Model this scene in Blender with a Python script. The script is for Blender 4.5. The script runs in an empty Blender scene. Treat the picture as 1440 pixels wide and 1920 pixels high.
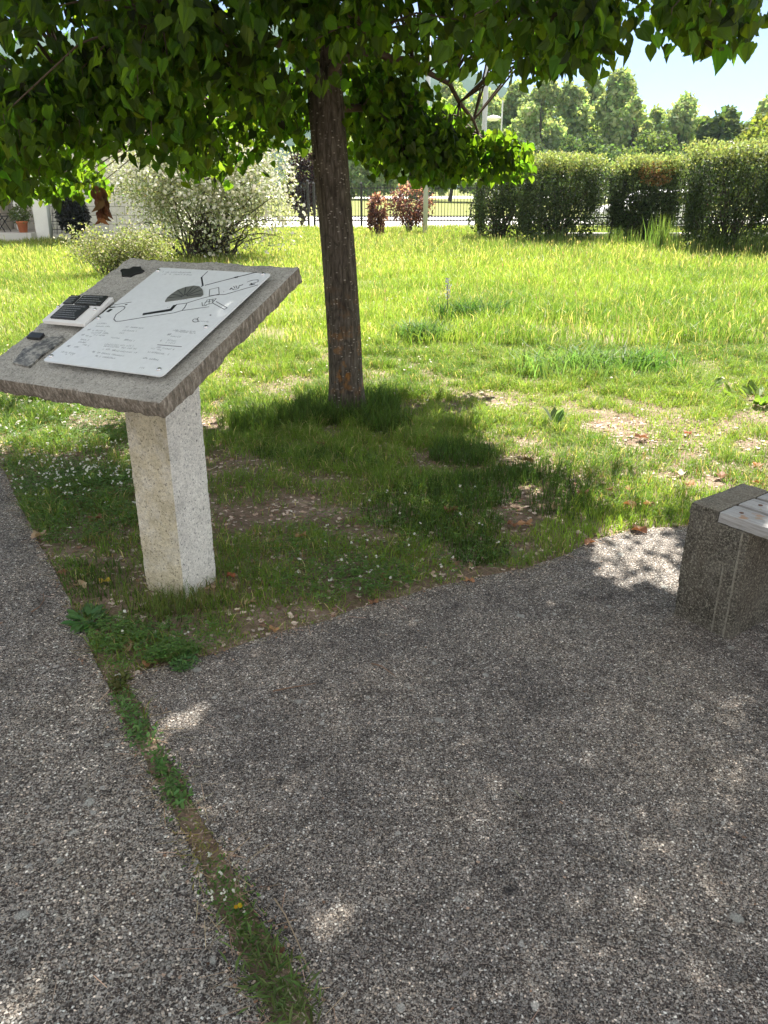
import bpy, bmesh, math, random
import numpy as np
from mathutils import Vector, noise as mnoise

R = math.radians
rng = np.random.default_rng(11)
random.seed(5)
scene = bpy.context.scene
COL = scene.collection

# ------------------------------------------------------------------ camera
F, TH, H = 1480.0, R(22.4), 1.55          # focal length in photo pixels, pitch, eye height
cam = bpy.data.cameras.new('camera')
cam.sensor_fit = 'VERTICAL'; cam.sensor_height = 24.0; cam.lens = 24.0 * F / 1920
cam.clip_start = 0.05; cam.clip_end = 6000
co = bpy.data.objects.new('camera', cam); COL.objects.link(co)
co.location = (0, 0, H); co.rotation_euler = (math.pi / 2 - TH, 0, 0)
scene.camera = co

def ray(px, py):
    dx = (px - 720) / F; dv = (960 - py) / F
    return np.array([dx, math.cos(TH) + dv * math.sin(TH), -math.sin(TH) + dv * math.cos(TH)])
def ground(px, py, z=0.0):               # where a sight line meets height z
    d = ray(px, py); t = (z - H) / d[2]
    return np.array([0, 0, H]) + t * d
def at_y(px, py, y):                      # where a sight line meets distance y
    d = ray(px, py); t = y / d[1]
    return np.array([0, 0, H]) + t * d
def project(P):
    P = np.asarray(P, float)
    y, z = P[..., 1], P[..., 2] - H
    d = y * math.cos(TH) - z * math.sin(TH); u = y * math.sin(TH) + z * math.cos(TH)
    d = np.where(np.abs(d) < 1e-3, 1e-3, d)
    return 720 + F * P[..., 0] / d, 960 - F * u / d, d

# ------------------------------------------------------------------ numpy noise
def _hash(i, j, s):
    n = (i * 374761393 + j * 668265263 + s * 1442695041) & 0x7fffffff
    n = ((n ^ (n >> 13)) * 1274126177) & 0x7fffffff
    return ((n ^ (n >> 16)) & 0xffff) / 65535.0
def vnoise(x, y, s=0):
    x = np.asarray(x, float); y = np.asarray(y, float)
    i = np.floor(x).astype(np.int64); j = np.floor(y).astype(np.int64)
    fx = x - i; fy = y - j; fx = fx * fx * (3 - 2 * fx); fy = fy * fy * (3 - 2 * fy)
    a = _hash(i, j, s); b = _hash(i + 1, j, s); c = _hash(i, j + 1, s); d = _hash(i + 1, j + 1, s)
    return (a * (1 - fx) + b * fx) * (1 - fy) + (c * (1 - fx) + d * fx) * fy
def fbm(x, y, s=0, o=3):
    r = 0; a = .5; t = 0
    for k in range(o):
        r = r + a * vnoise(x * 2 ** k, y * 2 ** k, s + 17 * k); t += a; a *= .5
    return r / t
def unit(v): return v / np.maximum(np.linalg.norm(v, axis=-1, keepdims=True), 1e-9)
def inside(px, py, poly):
    px = np.asarray(px); py = np.asarray(py); res = np.zeros(px.shape, bool); n = len(poly)
    for k in range(n):
        x0, y0 = poly[k][:2]; x1, y1 = poly[(k + 1) % n][:2]
        c = (y0 > py) != (y1 > py)
        with np.errstate(divide='ignore', invalid='ignore'):
            xi = (x1 - x0) * (py - y0) / (y1 - y0 if y1 != y0 else 1e-9) + x0
        res ^= c & (px < xi)
    return res

# ------------------------------------------------------------------ mesh building
class MB:
    """collects vertices, polygons and vertex colours of ONE mesh object"""
    def __init__(s): s.V = []; s.P = []; s.C = []; s.n = 0
    def add(s, V, faces, col=None):
        V = np.asarray(V, float).reshape(-1, 3)
        for f in faces:
            f = np.asarray(f, np.int64)
            if f.ndim == 1: f = f[None]
            s.P.append(f + s.n)
        s.V.append(V)
        c = np.ones((len(V), 4)); 
        if col is not None: c[:, :3] = np.asarray(col)
        s.C.append(c); s.n += len(V); return s
    def box(s, a, b, col=None):
        x0, y0, z0 = a; x1, y1, z1 = b
        V = [(x0, y0, z0), (x1, y0, z0), (x1, y1, z0), (x0, y1, z0), (x0, y0, z1), (x1, y0, z1), (x1, y1, z1), (x0, y1, z1)]
        return s.add(V, [[(0, 3, 2, 1), (4, 5, 6, 7), (0, 1, 5, 4), (1, 2, 6, 5), (2, 3, 7, 6), (3, 0, 4, 7)]], col)
    def tube(s, pts, rad, n=8, cap=True, col=None):
        pts = np.asarray(pts, float); m = len(pts)
        rad = np.broadcast_to(np.asarray(rad, float), (m,))
        T = unit(np.gradient(pts, axis=0))
        ref = np.array([0, 0, 1.0]) if abs(T[0][2]) < .8 else np.array([1.0, 0, 0])
        A = unit(np.cross(T, ref)); B = np.cross(T, A)
        ang = np.arange(n) * 2 * math.pi / n
        V = pts[:, None] + rad[:, None, None] * (np.cos(ang)[None, :, None] * A[:, None] + np.sin(ang)[None, :, None] * B[:, None])
        q = []
        for i in range(m - 1):
            for k in range(n):
                q.append((i * n + k, i * n + (k + 1) % n, (i + 1) * n + (k + 1) % n, (i + 1) * n + k))
        fs = [np.array(q)]
        if cap: fs += [np.arange(n)[::-1][None], (np.arange(n) + (m - 1) * n)[None]]
        return s.add(V.reshape(-1, 3), fs, col)
    def lathe(s, c, prof, n=24, col=None):
        V = []; q = []
        for r, z in prof:
            for k in range(n):
                a = 2 * math.pi * k / n; V.append((c[0] + r * math.cos(a), c[1] + r * math.sin(a), c[2] + z))
        for i in range(len(prof) - 1):
            for k in range(n): q.append((i * n + k, i * n + (k + 1) % n, (i + 1) * n + (k + 1) % n, (i + 1) * n + k))
        return s.add(V, [np.array(q)], col)
    def prism(s, poly, top, bottom, col=None):
        """poly: list of 2-D points; top/bottom: functions (x,y)->3-D point"""
        n = len(poly)
        V = [bottom(*p) for p in poly] + [top(*p) for p in poly]
        fs = [np.arange(n)[::-1][None], (np.arange(n) + n)[None],
              np.array([(k, (k + 1) % n, n + (k + 1) % n, n + k) for k in range(n)])]
        return s.add(V, fs, col)
    def build(s, name, mat, parent=None, smooth=False, kind=None, keep=False):
        V = np.concatenate(s.V); C = np.concatenate(s.C)
        root = parent
        while root is not None and root.parent is not None: root = root.parent
        if root is not None and not keep: V = V - np.array(root.location)
        me = bpy.data.meshes.new(name)
        me.vertices.add(len(V)); me.vertices.foreach_set('co', V.astype(np.float32).ravel())
        sizes = np.concatenate([np.full(len(p), p.shape[1]) for p in s.P]); loops = np.concatenate([p.ravel() for p in s.P])
        me.loops.add(len(loops)); me.loops.foreach_set('vertex_index', loops.astype(np.int32))
        me.polygons.add(len(sizes))
        start = np.concatenate([[0], np.cumsum(sizes)[:-1]])
        me.polygons.foreach_set('loop_start', start.astype(np.int32))
        me.polygons.foreach_set('use_smooth', np.full(len(sizes), smooth))
        me.update(calc_edges=True)
        a = me.color_attributes.new('tint', 'FLOAT_COLOR', 'POINT'); a.data.foreach_set('color', C.astype(np.float32).ravel())
        me.materials.append(mat)
        o = bpy.data.objects.new(name, me); COL.objects.link(o)
        if parent is not None: o.parent = parent
        if kind: o['kind'] = kind
        return o

def tag(o, label, cat=None, group=None, kind=None):
    if label: o['label'] = label
    if cat: o['category'] = cat
    if group: o['group'] = group
    if kind: o['kind'] = kind
    return o
def thing(name, loc, label, cat, group=None):
    o = bpy.data.objects.new(name, None); COL.objects.link(o); o.location = [float(v) for v in loc]; o.empty_display_size = .2
    return tag(o, label, cat, group)
def copy_tree(o, parent=None):
    c = o.copy(); COL.objects.link(c)
    if parent is not None: c.parent = parent
    for ch in list(o.children): copy_tree(ch, c)
    return c

def scatter(mb, P, D, N, size, tmpl, faces, col):
    """copies a flat template (l, w, n) onto many points with length direction D and normal N"""
    P = np.asarray(P, float); D = unit(np.asarray(D, float)); N = np.asarray(N, float)
    W = unit(np.cross(N, D)); N = np.cross(D, W)
    size = np.broadcast_to(np.asarray(size, float), (len(P),)); t = np.asarray(tmpl, float)
    V = P[:, None] + size[:, None, None] * (t[None, :, 0:1] * D[:, None] + t[None, :, 1:2] * W[:, None] + t[None, :, 2:3] * N[:, None])
    k = len(t); off = (np.arange(len(P)) * k)[:, None]
    fs = []
    for f in faces: fs.append(np.asarray(f)[None] + off)
    col = np.asarray(col, float)
    if col.ndim == 1: col = np.tile(col, (len(P), 1))
    mb.add(V.reshape(-1, 3), fs, np.repeat(col, k, axis=0))
_half = [(-.09, .17), (-.05, .33), (.10, .45), (.30, .49), (.52, .41), (.72, .25), (.88, .09)]
HEART = [(0.03, 0, 0), (1.0, 0, -.10)] + [(l, w, .22 * w - .10 * l * l) for l, w in _half] + [(l, -w, .22 * w - .10 * l * l) for l, w in _half]
HEART_F = [(0, 2, 3, 4, 5, 6, 7, 8, 1), (1, 15, 14, 13, 12, 11, 10, 9, 0)]
LEAF = [(0, 0, 0), (.45, .28, .05), (1, 0, -.05), (.45, -.28, .05)]
LEAF_F = [(0, 1, 2), (0, 2, 3)]
OVAL = [(0, 0, 0), (.25, .2, .04), (.65, .2, .04), (1, 0, -.06), (.65, -.2, .04), (.25, -.2, .04)]
OVAL_F = [(0, 1, 2, 3), (0, 3, 4, 5)]
CLUMP = [(0, .1, 0), (.2, .45, .05), (.55, .3, -.05), (.9, .4, .0), (1, -.05, .05), (.7, -.3, -.05), (.5, -.22, .0), (.15, -.45, .05)]
CLUMP_F = [(0, 1, 2, 3, 4, 5, 6, 7)]
def rdir(n): return unit(rng.normal(size=(n, 3)))
def vary(base, n, amt=.2, hue=.08):
    c = np.asarray(base)[None] * (1 + rng.normal(0, amt, (n, 1))) * (1 + rng.normal(0, hue, (n, 3)))
    return np.clip(c, .004, .95)

# ------------------------------------------------------------------ materials
def newmat(name):
    m = bpy.data.materials.new(name); m.use_nodes = True
    nt = m.node_tree; nt.nodes.clear()
    out = nt.nodes.new('ShaderNodeOutputMaterial')
    return m, nt, out
class NT:
    def __init__(s, nt): s.nt = nt
    def n(s, typ, **kw):
        nd = s.nt.nodes.new('ShaderNode' + typ)
        for k, v in kw.items():
            if k.startswith('_'): setattr(nd, k[1:], v)
            else:
                key = k.replace('__', ' ')
                nd.inputs[key].default_value = v
        return nd
    def l(s, a, b): s.nt.links.new(a, b)
    def ramp(s, fac, stops, interp='LINEAR'):
        r = s.nt.nodes.new('ShaderNodeValToRGB'); e = r.color_ramp.elements; r.color_ramp.interpolation = interp
        while len(e) < len(stops): e.new(.5)
        for k, (p, c) in enumerate(stops):
            e[k].position = p; e[k].color = (c, c, c, 1) if not hasattr(c, '__len__') else (*c[:3], 1)
        s.l(fac, r.inputs[0]); return r.outputs['Color']
    def mix(s, fac, a, b, mode='MIX'):
        m = s.nt.nodes.new('ShaderNodeMix'); m.data_type = 'RGBA'; m.blend_type = mode; m.clamp_factor = True
        for v, i in ((fac, 0), (a, 6), (b, 7)):
            if hasattr(v, 'is_linked') or hasattr(v, 'links'): s.l(v, m.inputs[i])
            else: m.inputs[i].default_value = v if i == 0 else (*v[:3], 1)
        return m.outputs[2]
    def math(s, op, a, b=0.0):
        m = s.nt.nodes.new('ShaderNodeMath'); m.operation = op
        for v, i in ((a, 0), (b, 1)):
            if hasattr(v, 'links'): s.l(v, m.inputs[i])
            else: m.inputs[i].default_value = v
        return m.outputs[0]
    def noise(s, vec, scale, detail=4, rough=.55):
        n = s.nt.nodes.new('ShaderNodeTexNoise'); n.inputs['Scale'].default_value = scale; n.inputs['Detail'].default_value = detail
        n.inputs['Roughness'].default_value = rough; s.l(vec, n.inputs['Vector']); return n.outputs['Fac']
    def voro(s, vec, scale, feature='F1', rand=1.0):
        n = s.nt.nodes.new('ShaderNodeTexVoronoi'); n.feature = feature; n.inputs['Scale'].default_value = scale
        n.inputs['Randomness'].default_value = rand; s.l(vec, n.inputs['Vector']); return n
    def coord(s, which='Object'):
        return s.nt.nodes.new('ShaderNodeTexCoord').outputs[which]
    def world(s): return s.nt.nodes.new('ShaderNodeNewGeometry').outputs['Position']
    def mapping(s, vec, scale):
        m = s.nt.nodes.new('ShaderNodeMapping'); m.inputs['Scale'].default_value = scale; s.l(vec, m.inputs['Vector']); return m.outputs[0]
    def bsdf(s, out, color, rough=.8, bump=None, bstr=.4, bdist=.01, spec=.3, metal=0.0, normal=None):
        b = s.nt.nodes.new('ShaderNodeBsdfPrincipled')
        if hasattr(color, 'links'): s.l(color, b.inputs['Base Color'])
        else: b.inputs['Base Color'].default_value = (*color[:3], 1)
        if hasattr(rough, 'links'): s.l(rough, b.inputs['Roughness'])
        else: b.inputs['Roughness'].default_value = rough
        b.inputs['Specular IOR Level'].default_value = spec; b.inputs['Metallic'].default_value = metal
        if bump is not None:
            bp = s.nt.nodes.new('ShaderNodeBump'); bp.inputs['Strength'].default_value = bstr; bp.inputs['Distance'].default_value = bdist
            s.l(bump, bp.inputs['Height']); s.l(bp.outputs[0], b.inputs['Normal'])
        if out is not None: s.l(b.outputs[0], out.inputs['Surface'])
        return b

def simple(name, col, rough=.6, metal=0.0, spec=.4, var=.15, scale=30):
    m, nt, out = newmat(name); t = NT(nt)
    f = t.noise(t.coord(), scale, 5)
    c = t.mix(f, [v * (1 - var) for v in col], [min(.95, v * (1 + var)) for v in col])
    t.bsdf(out, c, rough, bump=f, bstr=.15, bdist=.003, spec=spec, metal=metal); return m
def foliage(name, trans=.4, rough=.5, tmul=(1.25, 1.35, .55), spec=.3):
    m, nt, out = newmat(name); t = NT(nt)
    a = nt.nodes.new('ShaderNodeAttribute'); a.attribute_name = 'tint'
    b = t.bsdf(None, a.outputs['Color'], rough, spec=spec)
    tr = nt.nodes.new('ShaderNodeBsdfTranslucent')
    t.l(t.mix(1.0, a.outputs['Color'], tmul, 'MULTIPLY'), tr.inputs['Color'])
    mx = nt.nodes.new('ShaderNodeMixShader'); mx.inputs[0].default_value = trans
    t.l(b.outputs[0], mx.inputs[1]); t.l(tr.outputs[0], mx.inputs[2]); t.l(mx.outputs[0], out.inputs['Surface'])
    return m
def tinted(name, rough=.9, spec=.2):
    m, nt, out = newmat(name); t = NT(nt)
    a = nt.nodes.new('ShaderNodeAttribute'); a.attribute_name = 'tint'
    f = t.noise(t.coord(), 60, 3)
    t.bsdf(out, t.mix(1.0, a.outputs['Color'], t.ramp(f, [(.3, .75), (.7, 1.15)]), 'MULTIPLY'), rough, spec=spec); return m

M_leaf = foliage('linden_leaf', .5, .5, (11.0, 10.0, 1.7), .22)
M_grass = foliage('grass_blade', .5, .5, (1.55, 1.6, .75), .25)
M_bush = foliage('shrub_leaf', .42, .5, (1.7, 1.7, .8), .35)
M_far = foliage('distant_leaf', .45, .7, (1.5, 1.5, .7), .15)
M_petal = foliage('white_petal', .3, .6, (1, 1, .9), .2)
M_litter = tinted('dry_litter')
M_dry = foliage('dry_leaf', .25, .6, (1.3, 1.0, .6), .25)

def mat_bark():
    m, nt, out = newmat('linden_bark'); t = NT(nt); v = t.world()
    st = t.mapping(v, (1, 1, .18))
    f1 = t.noise(st, 38, 6, .7); f2 = t.noise(st, 110, 4, .7)
    c = t.ramp(f1, [(.3, (.030, .0245, .019)), (.5, (.10, .083, .066)), (.72, (.19, .163, .135))])
    fl = t.voro(t.mapping(v, (1, 1, 2.0)), 27).outputs['Distance']
    spots = t.ramp(fl, [(.16, 1), (.27, 0)])
    gate = t.ramp(t.noise(v, 11, 4), [(.44, 0), (.56, 1)])
    sp = t.math('MULTIPLY', spots, gate)
    c = t.mix(t.math('MULTIPLY', sp, .7), c, (.50, .45, .39))
    # orange lichen low on the trunk
    sx = nt.nodes.new('ShaderNodeSeparateXYZ'); t.l(v, sx.inputs[0])
    zz = t.ramp(t.math('MULTIPLY', sx.outputs['Z'], .8), [(.10, 0), (.24, 1), (.38, .5), (.8, 0)])
    li = t.math('MULTIPLY', t.ramp(t.noise(v, 13, 4), [(.52, 0), (.64, 1)]), zz)
    c = t.mix(t.math('MULTIPLY', li, .75), c, (.36, .16, .035))
    ck = nt.nodes.new('ShaderNodeTexVoronoi'); ck.feature = 'DISTANCE_TO_EDGE'; ck.inputs['Scale'].default_value = 26; t.l(t.mapping(v, (1, 1, .22)), ck.inputs['Vector'])
    crack = t.ramp(ck.outputs['Distance'], [(.0, .68), (.08, 1)]); c = t.mix(1.0, c, crack, 'MULTIPLY')
    h = t.math('ADD', t.math('ADD', f1, t.math('MULTIPLY', f2, .5)), t.math('MULTIPLY', crack, .8))
    t.bsdf(out, c, .9, bump=h, bstr=.9, bdist=.02, spec=.15); return m
M_bark = mat_bark()
M_twig = simple('twig_bark', (.10, .07, .05), .9, var=.3)
M_stem = simple('shrub_stem', (.07, .055, .045), .9, var=.3)

def mat_aggregate(name, lichen=.5, warm=0.0, scale=125, gain=1.0):
    m, nt, out = newmat(name); t = NT(nt); v = t.world(); g = gain
    def warp(src, sc, amt):
        nn = nt.nodes.new('ShaderNodeTexNoise'); nn.inputs['Scale'].default_value = sc; nn.inputs['Detail'].default_value = 3; t.l(src, nn.inputs['Vector'])
        ws = nt.nodes.new('ShaderNodeVectorMath'); ws.operation = 'SCALE'; ws.inputs['Scale'].default_value = amt; t.l(nn.outputs['Color'], ws.inputs[0])
        wv = nt.nodes.new('ShaderNodeVectorMath'); wv.operation = 'ADD'; t.l(src, wv.inputs[0]); t.l(ws.outputs[0], wv.inputs[1]); return wv.outputs[0]
    wv = warp(v, 150, .009)
    def stones(sc, stops):
        vo = t.voro(wv, sc); sep = nt.nodes.new('ShaderNodeSeparateColor'); t.l(vo.outputs['Color'], sep.inputs[0])
        c = t.ramp(sep.outputs[0], stops)
        hue = t.ramp(sep.outputs[1], [(0, (1.10, .98, .88)), (.5, (1, 1, 1)), (1, (.94, 1.0, 1.05))])
        return t.mix(1.0, c, hue, 'MULTIPLY'), vo.outputs['Distance'], sep.outputs[2]
    d0 = (.016 * g, .015 * g, .014 * g); d1 = (.062 * g, .052 * g, .049 * g); d2 = (.16 * g, .152 * g, .143 * g); d3 = (.34 * g, .32 * g, .295 * g); d4 = (.70 * g, .68 * g, .64 * g)
    big, dist, pick = stones(scale, [(0, d0), (.28, d1), (.52, d2), (.84, d3), (1, d4)])
    small, dist2, _ = stones(scale * 2.3, [(0, d0), (.38, d1), (.62, d2), (1, d3)])
    gap = t.ramp(dist, [(.36, 0), (.55, 1)])
    k = t.math('MAXIMUM', gap, t.math('LESS_THAN', pick, .45))
    c = t.mix(k, big, small)
    fine = t.noise(v, 420, 3, .7)
    c = t.mix(1.0, c, t.ramp(fine, [(.3, .6), (.7, 1.32)]), 'MULTIPLY')
    st = t.noise(v, 1.7, 6, .62)
    c = t.mix(1.0, c, t.ramp(st, [(.32, (.64, .64, .66)), (.5, (1.0, .995, .99)), (.68, (1.26, 1.22, 1.16))]), 'MULTIPLY')
    st2 = t.noise(v, 9, 5, .72)
    c = t.mix(1.0, c, t.ramp(st2, [(.34, .68), (.52, 1.02), (.7, 1.16)]), 'MULTIPLY')
    st3 = t.noise(v, 34, 4, .7)
    c = t.mix(1.0, c, t.ramp(st3, [(.32, .78), (.5, 1.0), (.68, 1.14)]), 'MULTIPLY')
    c = t.mix(1.0, c, (1.01 + .01 * warm, 1.0, .965 + .005 * warm), 'MULTIPLY')
    wl = warp(v, 45, .03)
    for sc, rr, colr, seed in ((11, .10, (.38, .39, .36), .3 * lichen), (22, .13, (.42, .42, .39), .28 * lichen), (7, .085, (.018, .018, .02), .22)):
        lv = t.voro(wl, sc); sp2 = nt.nodes.new('ShaderNodeSeparateColor'); t.l(lv.outputs['Color'], sp2.inputs[0])
        on = t.math('LESS_THAN', sp2.outputs[0], seed); rad = t.math('MULTIPLY', sp2.outputs[1], rr)
        disc = t.ramp(t.math('SUBTRACT', lv.outputs['Distance'], rad), [(.045, 1), (.12, 0)])
        kk = t.math('MULTIPLY', t.math('MULTIPLY', disc, on), t.ramp(fine, [(.35, .15), (.6, .85)])); c = t.mix(kk, c, colr)
    hgt = t.math('SUBTRACT', t.math('MULTIPLY', fine, .5), t.math('MULTIPLY', dist, .8))
    t.bsdf(out, c, .9, bump=hgt, bstr=.6, bdist=.005, spec=.2); return m
M_pave = mat_aggregate('aggregate_pavement', .5, 1.0, 172, 1.2)
M_path = mat_aggregate('aggregate_path', 1.3, 0.0, 138, 1.25)

def mat_concrete(name, base, dark=.5, side=None, moss=0.0, pit=.5, lichen_dir=None):
    m, nt, out = newmat(name); t = NT(nt); v = t.world()
    vo = t.voro(v, 95); sep = nt.nodes.new('ShaderNodeSeparateColor'); t.l(vo.outputs['Color'], sep.inputs[0])
    grain = t.noise(v, 170, 4, .75)
    b = np.array(base)
    c = t.ramp(sep.outputs[0], [(0, b * .86), (.5, b), (1, np.minimum(b * 1.1, .85))])
    c = t.mix(1.0, c, t.ramp(grain, [(.3, 1 - .5 * dark), (.5, 1.0), (.7, 1.15)]), 'MULTIPLY')
    pits = t.ramp(t.noise(v, 100, 3, .8), [(.36, 1), (.42, 0)])
    c = t.mix(t.math('MULTIPLY', pits, pit), c, b * .16)
    blot = t.noise(v, 7, 6, .65)
    c = t.mix(1.0, c, t.ramp(blot, [(.32, .80), (.5, 1.0), (.7, 1.06)]), 'MULTIPLY')
    if moss:
        br = t.ramp(t.noise(t.mapping(v, (1, 1, .45)), 6, 5, .65), [(.46, 0), (.64, .55)]); c = t.mix(br, c, (.11, .088, .064))
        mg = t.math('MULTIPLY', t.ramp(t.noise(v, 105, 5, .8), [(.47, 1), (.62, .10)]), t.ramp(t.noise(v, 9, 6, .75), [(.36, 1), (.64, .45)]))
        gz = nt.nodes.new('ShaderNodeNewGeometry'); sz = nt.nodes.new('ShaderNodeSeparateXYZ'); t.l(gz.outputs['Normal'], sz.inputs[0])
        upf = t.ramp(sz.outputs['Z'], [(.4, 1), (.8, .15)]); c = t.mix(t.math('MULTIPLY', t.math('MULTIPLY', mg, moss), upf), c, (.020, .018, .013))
        lg = t.ramp(t.noise(v, 135, 3, .75), [(.54, 0), (.60, 1)])
        c = t.mix(t.math('MULTIPLY', lg, .7), c, (.33, .31, .24))
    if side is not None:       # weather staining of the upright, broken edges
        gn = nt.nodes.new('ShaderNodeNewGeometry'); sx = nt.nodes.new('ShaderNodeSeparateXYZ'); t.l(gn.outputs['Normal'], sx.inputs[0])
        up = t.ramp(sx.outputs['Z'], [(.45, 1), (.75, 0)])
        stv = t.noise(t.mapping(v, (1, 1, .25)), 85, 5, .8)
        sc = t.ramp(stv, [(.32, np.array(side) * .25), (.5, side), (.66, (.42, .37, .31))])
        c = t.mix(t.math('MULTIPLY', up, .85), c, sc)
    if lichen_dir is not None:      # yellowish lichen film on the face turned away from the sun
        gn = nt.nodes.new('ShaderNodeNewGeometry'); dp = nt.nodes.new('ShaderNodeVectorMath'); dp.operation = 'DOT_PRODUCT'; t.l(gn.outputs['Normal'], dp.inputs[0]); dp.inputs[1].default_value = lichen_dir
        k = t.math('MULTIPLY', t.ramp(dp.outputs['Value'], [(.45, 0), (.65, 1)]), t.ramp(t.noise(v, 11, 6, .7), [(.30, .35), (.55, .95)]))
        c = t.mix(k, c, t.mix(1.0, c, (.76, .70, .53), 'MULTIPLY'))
    h = t.math('SUBTRACT', t.math('MULTIPLY', grain, .8), t.math('MULTIPLY', vo.outputs['Distance'], .4))
    t.bsdf(out, c, .92, bump=h, bstr=.7, bdist=.008, spec=.2); return m
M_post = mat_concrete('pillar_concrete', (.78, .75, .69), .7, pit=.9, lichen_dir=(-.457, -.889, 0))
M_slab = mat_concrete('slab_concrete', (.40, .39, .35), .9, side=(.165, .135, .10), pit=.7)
M_ridge = mat_concrete('mortar_ridge', (.28, .26, .21), .9, moss=.2, pit=.5)
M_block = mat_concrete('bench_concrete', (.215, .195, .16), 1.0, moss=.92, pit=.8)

def mat_soil():
    m, nt, out = newmat('lawn_soil'); t = NT(nt); v = t.world()
    n1 = t.noise(v, 3.5, 6, .65); n2 = t.noise(v, 120, 4, .8); n3 = t.noise(v, 34, 5, .75)
    c = t.ramp(n1, [(.3, (.15, .105, .078)), (.5, (.24, .175, .135)), (.7, (.34, .265, .21))])
    c = t.mix(1.0, c, t.ramp(n2, [(.3, .55), (.5, 1), (.72, 1.5)]), 'MULTIPLY')
    c = t.mix(t.ramp(n3, [(.48, 0), (.6, .55)]), c, (.09, .10, .035))
    # farther out the soil is hidden by thatch and turf
    sx = nt.nodes.new('ShaderNodeSeparateXYZ'); t.l(v, sx.inputs[0])
    far = t.ramp(t.math('MULTIPLY', sx.outputs['Y'], .01), [(.06, 0), (.11, .9), (.6, 1)])
    tn = t.noise(v, .9, 5, .6)
    turf = t.ramp(tn, [(.3, (.13, .17, .045)), (.5, (.19, .21, .065)), (.7, (.28, .26, .10))])
    turf = t.mix(1.0, turf, t.ramp(t.noise(v, 20, 4, .8), [(.3, .6), (.7, 1.35)]), 'MULTIPLY')
    c = t.mix(far, c, turf)
    t.bsdf(out, c, .95, bump=t.math('ADD', n2, n3), bstr=.6, bdist=.012, spec=.1); return m
M_soil = mat_soil()

def mat_blocks(name, col, scale, mortar):
    m, nt, out = newmat(name); t = NT(nt); v = t.world()
    sw = nt.nodes.new('ShaderNodeSeparateXYZ'); t.l(v, sw.inputs[0])
    cb = nt.nodes.new('ShaderNodeCombineXYZ'); t.l(t.math('ADD', sw.outputs[0], sw.outputs[1]), cb.inputs[0]); t.l(sw.outputs[2], cb.inputs[1])
    br = nt.nodes.new('ShaderNodeTexBrick'); t.l(cb.outputs[0], br.inputs['Vector'])
    br.inputs['Scale'].default_value = scale; br.inputs['Mortar Size'].default_value = .012; br.inputs['Brick Width'].default_value = .55; br.inputs['Row Height'].default_value = .25
    br.inputs['Color1'].default_value = (*[c * .88 for c in col], 1); br.inputs['Color2'].default_value = (*[min(.9, c * 1.08) for c in col], 1); br.inputs['Mortar'].default_value = (*mortar, 1)
    f = t.noise(v, 9, 6, .7)
    c = t.mix(1.0, br.outputs['Color'], t.ramp(f, [(.3, .8), (.7, 1.1)]), 'MULTIPLY')
    t.bsdf(out, c, .9, bump=t.math('SUBTRACT', f, t.math('MULTIPLY', br.outputs['Fac'], 1.0)), bstr=.5, bdist=.03, spec=.15); return m
M_wall = mat_blocks('stone_blocks', (.80, .77, .71), 1.0, (.42, .40, .36))
M_plaster = simple('white_plaster', (.86, .85, .82), .9, var=.06, scale=4)
M_lowwall = mat_blocks('low_wall_stone', (.42, .38, .31), 1.6, (.22, .2, .17))
M_iron = simple('black_iron', (.022, .022, .024), .5, spec=.5)
M_paleconc = simple('pale_concrete', (.62, .60, .57), .9, var=.08, scale=3)
M_road = simple('grey_road', (.30, .30, .30), .9, var=.1, scale=4)
M_polepaint = simple('pole_paint', (.50, .52, .54), .45, var=.08, scale=8)
M_white = simple('white_paint', (.78, .78, .76), .35, var=.03)
M_rust = simple('rusty_iron', (.12, .055, .03), .85, var=.4)
M_terra = simple('terracotta', (.52, .17, .08), .85, var=.12, scale=18)
M_rooftile = simple('roof_tile', (.40, .17, .10), .9, var=.25, scale=14)
M_dark = simple('dark_plastic', (.02, .02, .022), .35, spec=.5)
M_glass = simple('dark_glass', (.03, .04, .05), .08, spec=.6, var=.02)
M_tail = simple('tail_lamp', (.45, .02, .015), .2, var=.05)
M_pipe = simple('grey_pipe', (.36, .38, .39), .5, var=.08)
M_steel = simple('screw_steel', (.62, .62, .62), .25, metal=1.0, var=.05)
M_tyre = simple('tyre_rubber', (.02, .02, .02), .9)

def mat_panel():
    m, nt, out = newmat('panel_enamel'); t = NT(nt); v = t.world()
    n = t.noise(v, 3, 3); d = t.noise(v, 45, 5, .7)
    c = t.mix(n, (.69, .735, .75), (.75, .78, .79))
    c = t.mix(1.0, c, t.ramp(d, [(.3, .93), (.6, 1.0)]), 'MULTIPLY')
    t.bsdf(out, c, t.ramp(n, [(.3, .10), (.7, .20)]), spec=.6); return m
M_panel = mat_panel()
M_ink = simple('panel_ink', (.015, .016, .022), .35, var=.05)
M_greyink = simple('panel_lettering_ink', (.30, .32, .34), .5, var=.1)
M_theatre = simple('relief_grey', (.13, .14, .125), .55, var=.1)

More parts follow.
